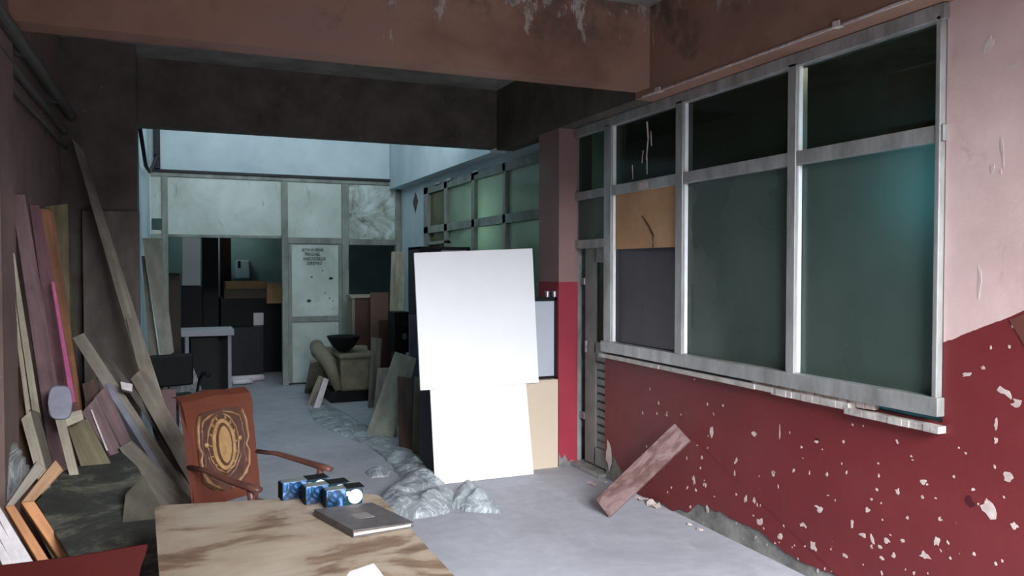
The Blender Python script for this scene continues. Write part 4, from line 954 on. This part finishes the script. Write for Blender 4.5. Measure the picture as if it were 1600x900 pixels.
# --- far store room things (seen through the doorways)
def fb(name, px0, px1, py0, py1, y, dep, m, label, cat, floor=False, group=None):
    a = P(px0, py0, 'y', y); b = P(px1, py1, 'y', y)
    return tag(mk(name, B(a.x, b.x, y, y+dep, 0 if floor else b.z, a.z, bev=.006), M[m]), label, cat, group)
fb('wall_cabinet', 284, 313, 366, 446, 13.2, .4, 'white_foam', 'pale cupboard at the upper left inside the far doorway', 'cupboard')
fb('dark_crate', 284, 316, 447, 600, 13.1, .4, 'black', 'black crate stack below the pale cupboard', 'crate', True)
fb('brown_carton', 258, 283, 427, 600, 12.9, .4, 'drift_dark', 'dark brown carton stack at the left of the doorway', 'box', True)
fb('dark_wardrobe', 316, 343, 366, 600, 13.4, .5, 'black', 'black wardrobe in the middle of the doorway', 'wardrobe', True)
fb('brown_post', 344, 363, 366, 600, 14.3, .2, 'brownwood', 'dark brown upright right of the black wardrobe', 'post', True)
WB = fb('workbench', 345, 441, 466, 600, 13.3, .8, 'black', 'dark workbench seen through the doorway', 'bench', True)
fb('cardboard_flat', 352, 420, 440, 452, 13.4, .5, 'card', 'flattened cardboard, upper one on the dark bench', 'cardboard', False, 'cardboard on the far bench')
fb('cardboard_flat', 350, 441, 452, 466, 13.3, .5, 'drift_dark', 'brown cardboard pile, lower one on the dark bench', 'cardboard', False, 'cardboard on the far bench')
fb('carton', 417, 441, 442, 474, 13.2, .1, 'card', 'tan carton at the right end of the dark bench', 'box', False)
q = P(379, 420, 'y', 15.27)
PD = empty('wall_dispenser', (q.x, 15.2, P(379, 437, 'y', 15.27).z), 'white dispenser with a dark slot on the far teal wall', 'dispenser')
a = P(367, 406, 'y', 15.15); b = P(391, 436, 'y', 15.15)
part('dispenser_body', B(a.x, b.x, 15.15, 15.3, b.z, a.z, bev=.03), M['white_wall'], PD)
part('slot', B(a.x+.05, a.x+.10, 15.14, 15.16, b.z+.2, a.z-.02, bev=.008), M['black'], PD)
fb('white_note', 396, 412, 489, 508, 13.28, .008, 'paper', 'small white note stuck to the dark bench', 'note')
fb('grey_washer', 360, 412, 512, 560, 12.9, .38, 'dark_steel', 'grey box-shaped appliance low in front of the bench', 'appliance', True)
for i, (x0_, x1_, y_) in enumerate([(362, 412, 586), (364, 395, 604)]):
    a = P(x0_, y_, 'y', 12.3-i*.3); b = P(x1_, y_-3, 'y', 12.3-i*.3)
    tag(mk('paper_roll', tube([(a.x, a.y, .05), ((a.x+b.x)/2, a.y, .052), (b.x, b.y+.05, .05)], .048-.01*i, seg=14), M['paper'], smooth=True), ['pale paper roll lying inside the doorway', 'smaller pale roll on the doorway threshold'][i], 'roll')

# plaster flakes at the foot of the red wall
spots = [(927, 757, .07), (990, 760, .05), (1012, 783, .06), (1030, 792, .07), (1049, 787, .07), (1076, 820, .03), (1098, 828, .04), (1108, 826, .03), (1005, 777, .05), (978, 750, .03)]
labs = ['pale flake lying before the plank foot by the door', 'plaster flake in the shadow right of the plank', 'upright flake at the peeled wall foot, left of three', 'pink-edged flake at the peeled wall foot, middle of three', 'curled flake at the peeled wall foot, right of three',
        'tiny crumb on the floor right of the curled flakes', 'pale crumb, left of two below the peeled strip', 'pale crumb, right of two below the peeled strip', 'thin flake touching the peeled wall foot', 'small flake beside the plank on the floor']
for i, (px, py, s_) in enumerate(spots):
    q = P(px, py, 'z', 0); q.x = min(q.x, XR-.06); bm = bmesh.new(); k = 9
    c = bm.verts.new((q.x, q.y, .012)); ring = []
    for j in range(k):
        a = 2*math.pi*j/k; r_ = s_*(.6+.5*random.random()); ring.append(bm.verts.new((q.x+r_*math.cos(a)*.6, q.y+r_*math.sin(a), .002+(.6 if 2 <= i <= 4 else .15)*s_*random.random())))
    for j in range(k): bm.faces.new((c, ring[j], ring[(j+1) % k]))
    ring[0].co.z = .001; ring[4].co.z = .001
    r = bmesh.ops.extrude_face_region(bm, geom=bm.faces[:])
    for v in [e for e in r['geom'] if isinstance(e, bmesh.types.BMVert)]: v.co.z += .003
    tag(mk('plaster_flake', bm, M['chip']), labs[i], 'flake', 'plaster flakes by the red wall')
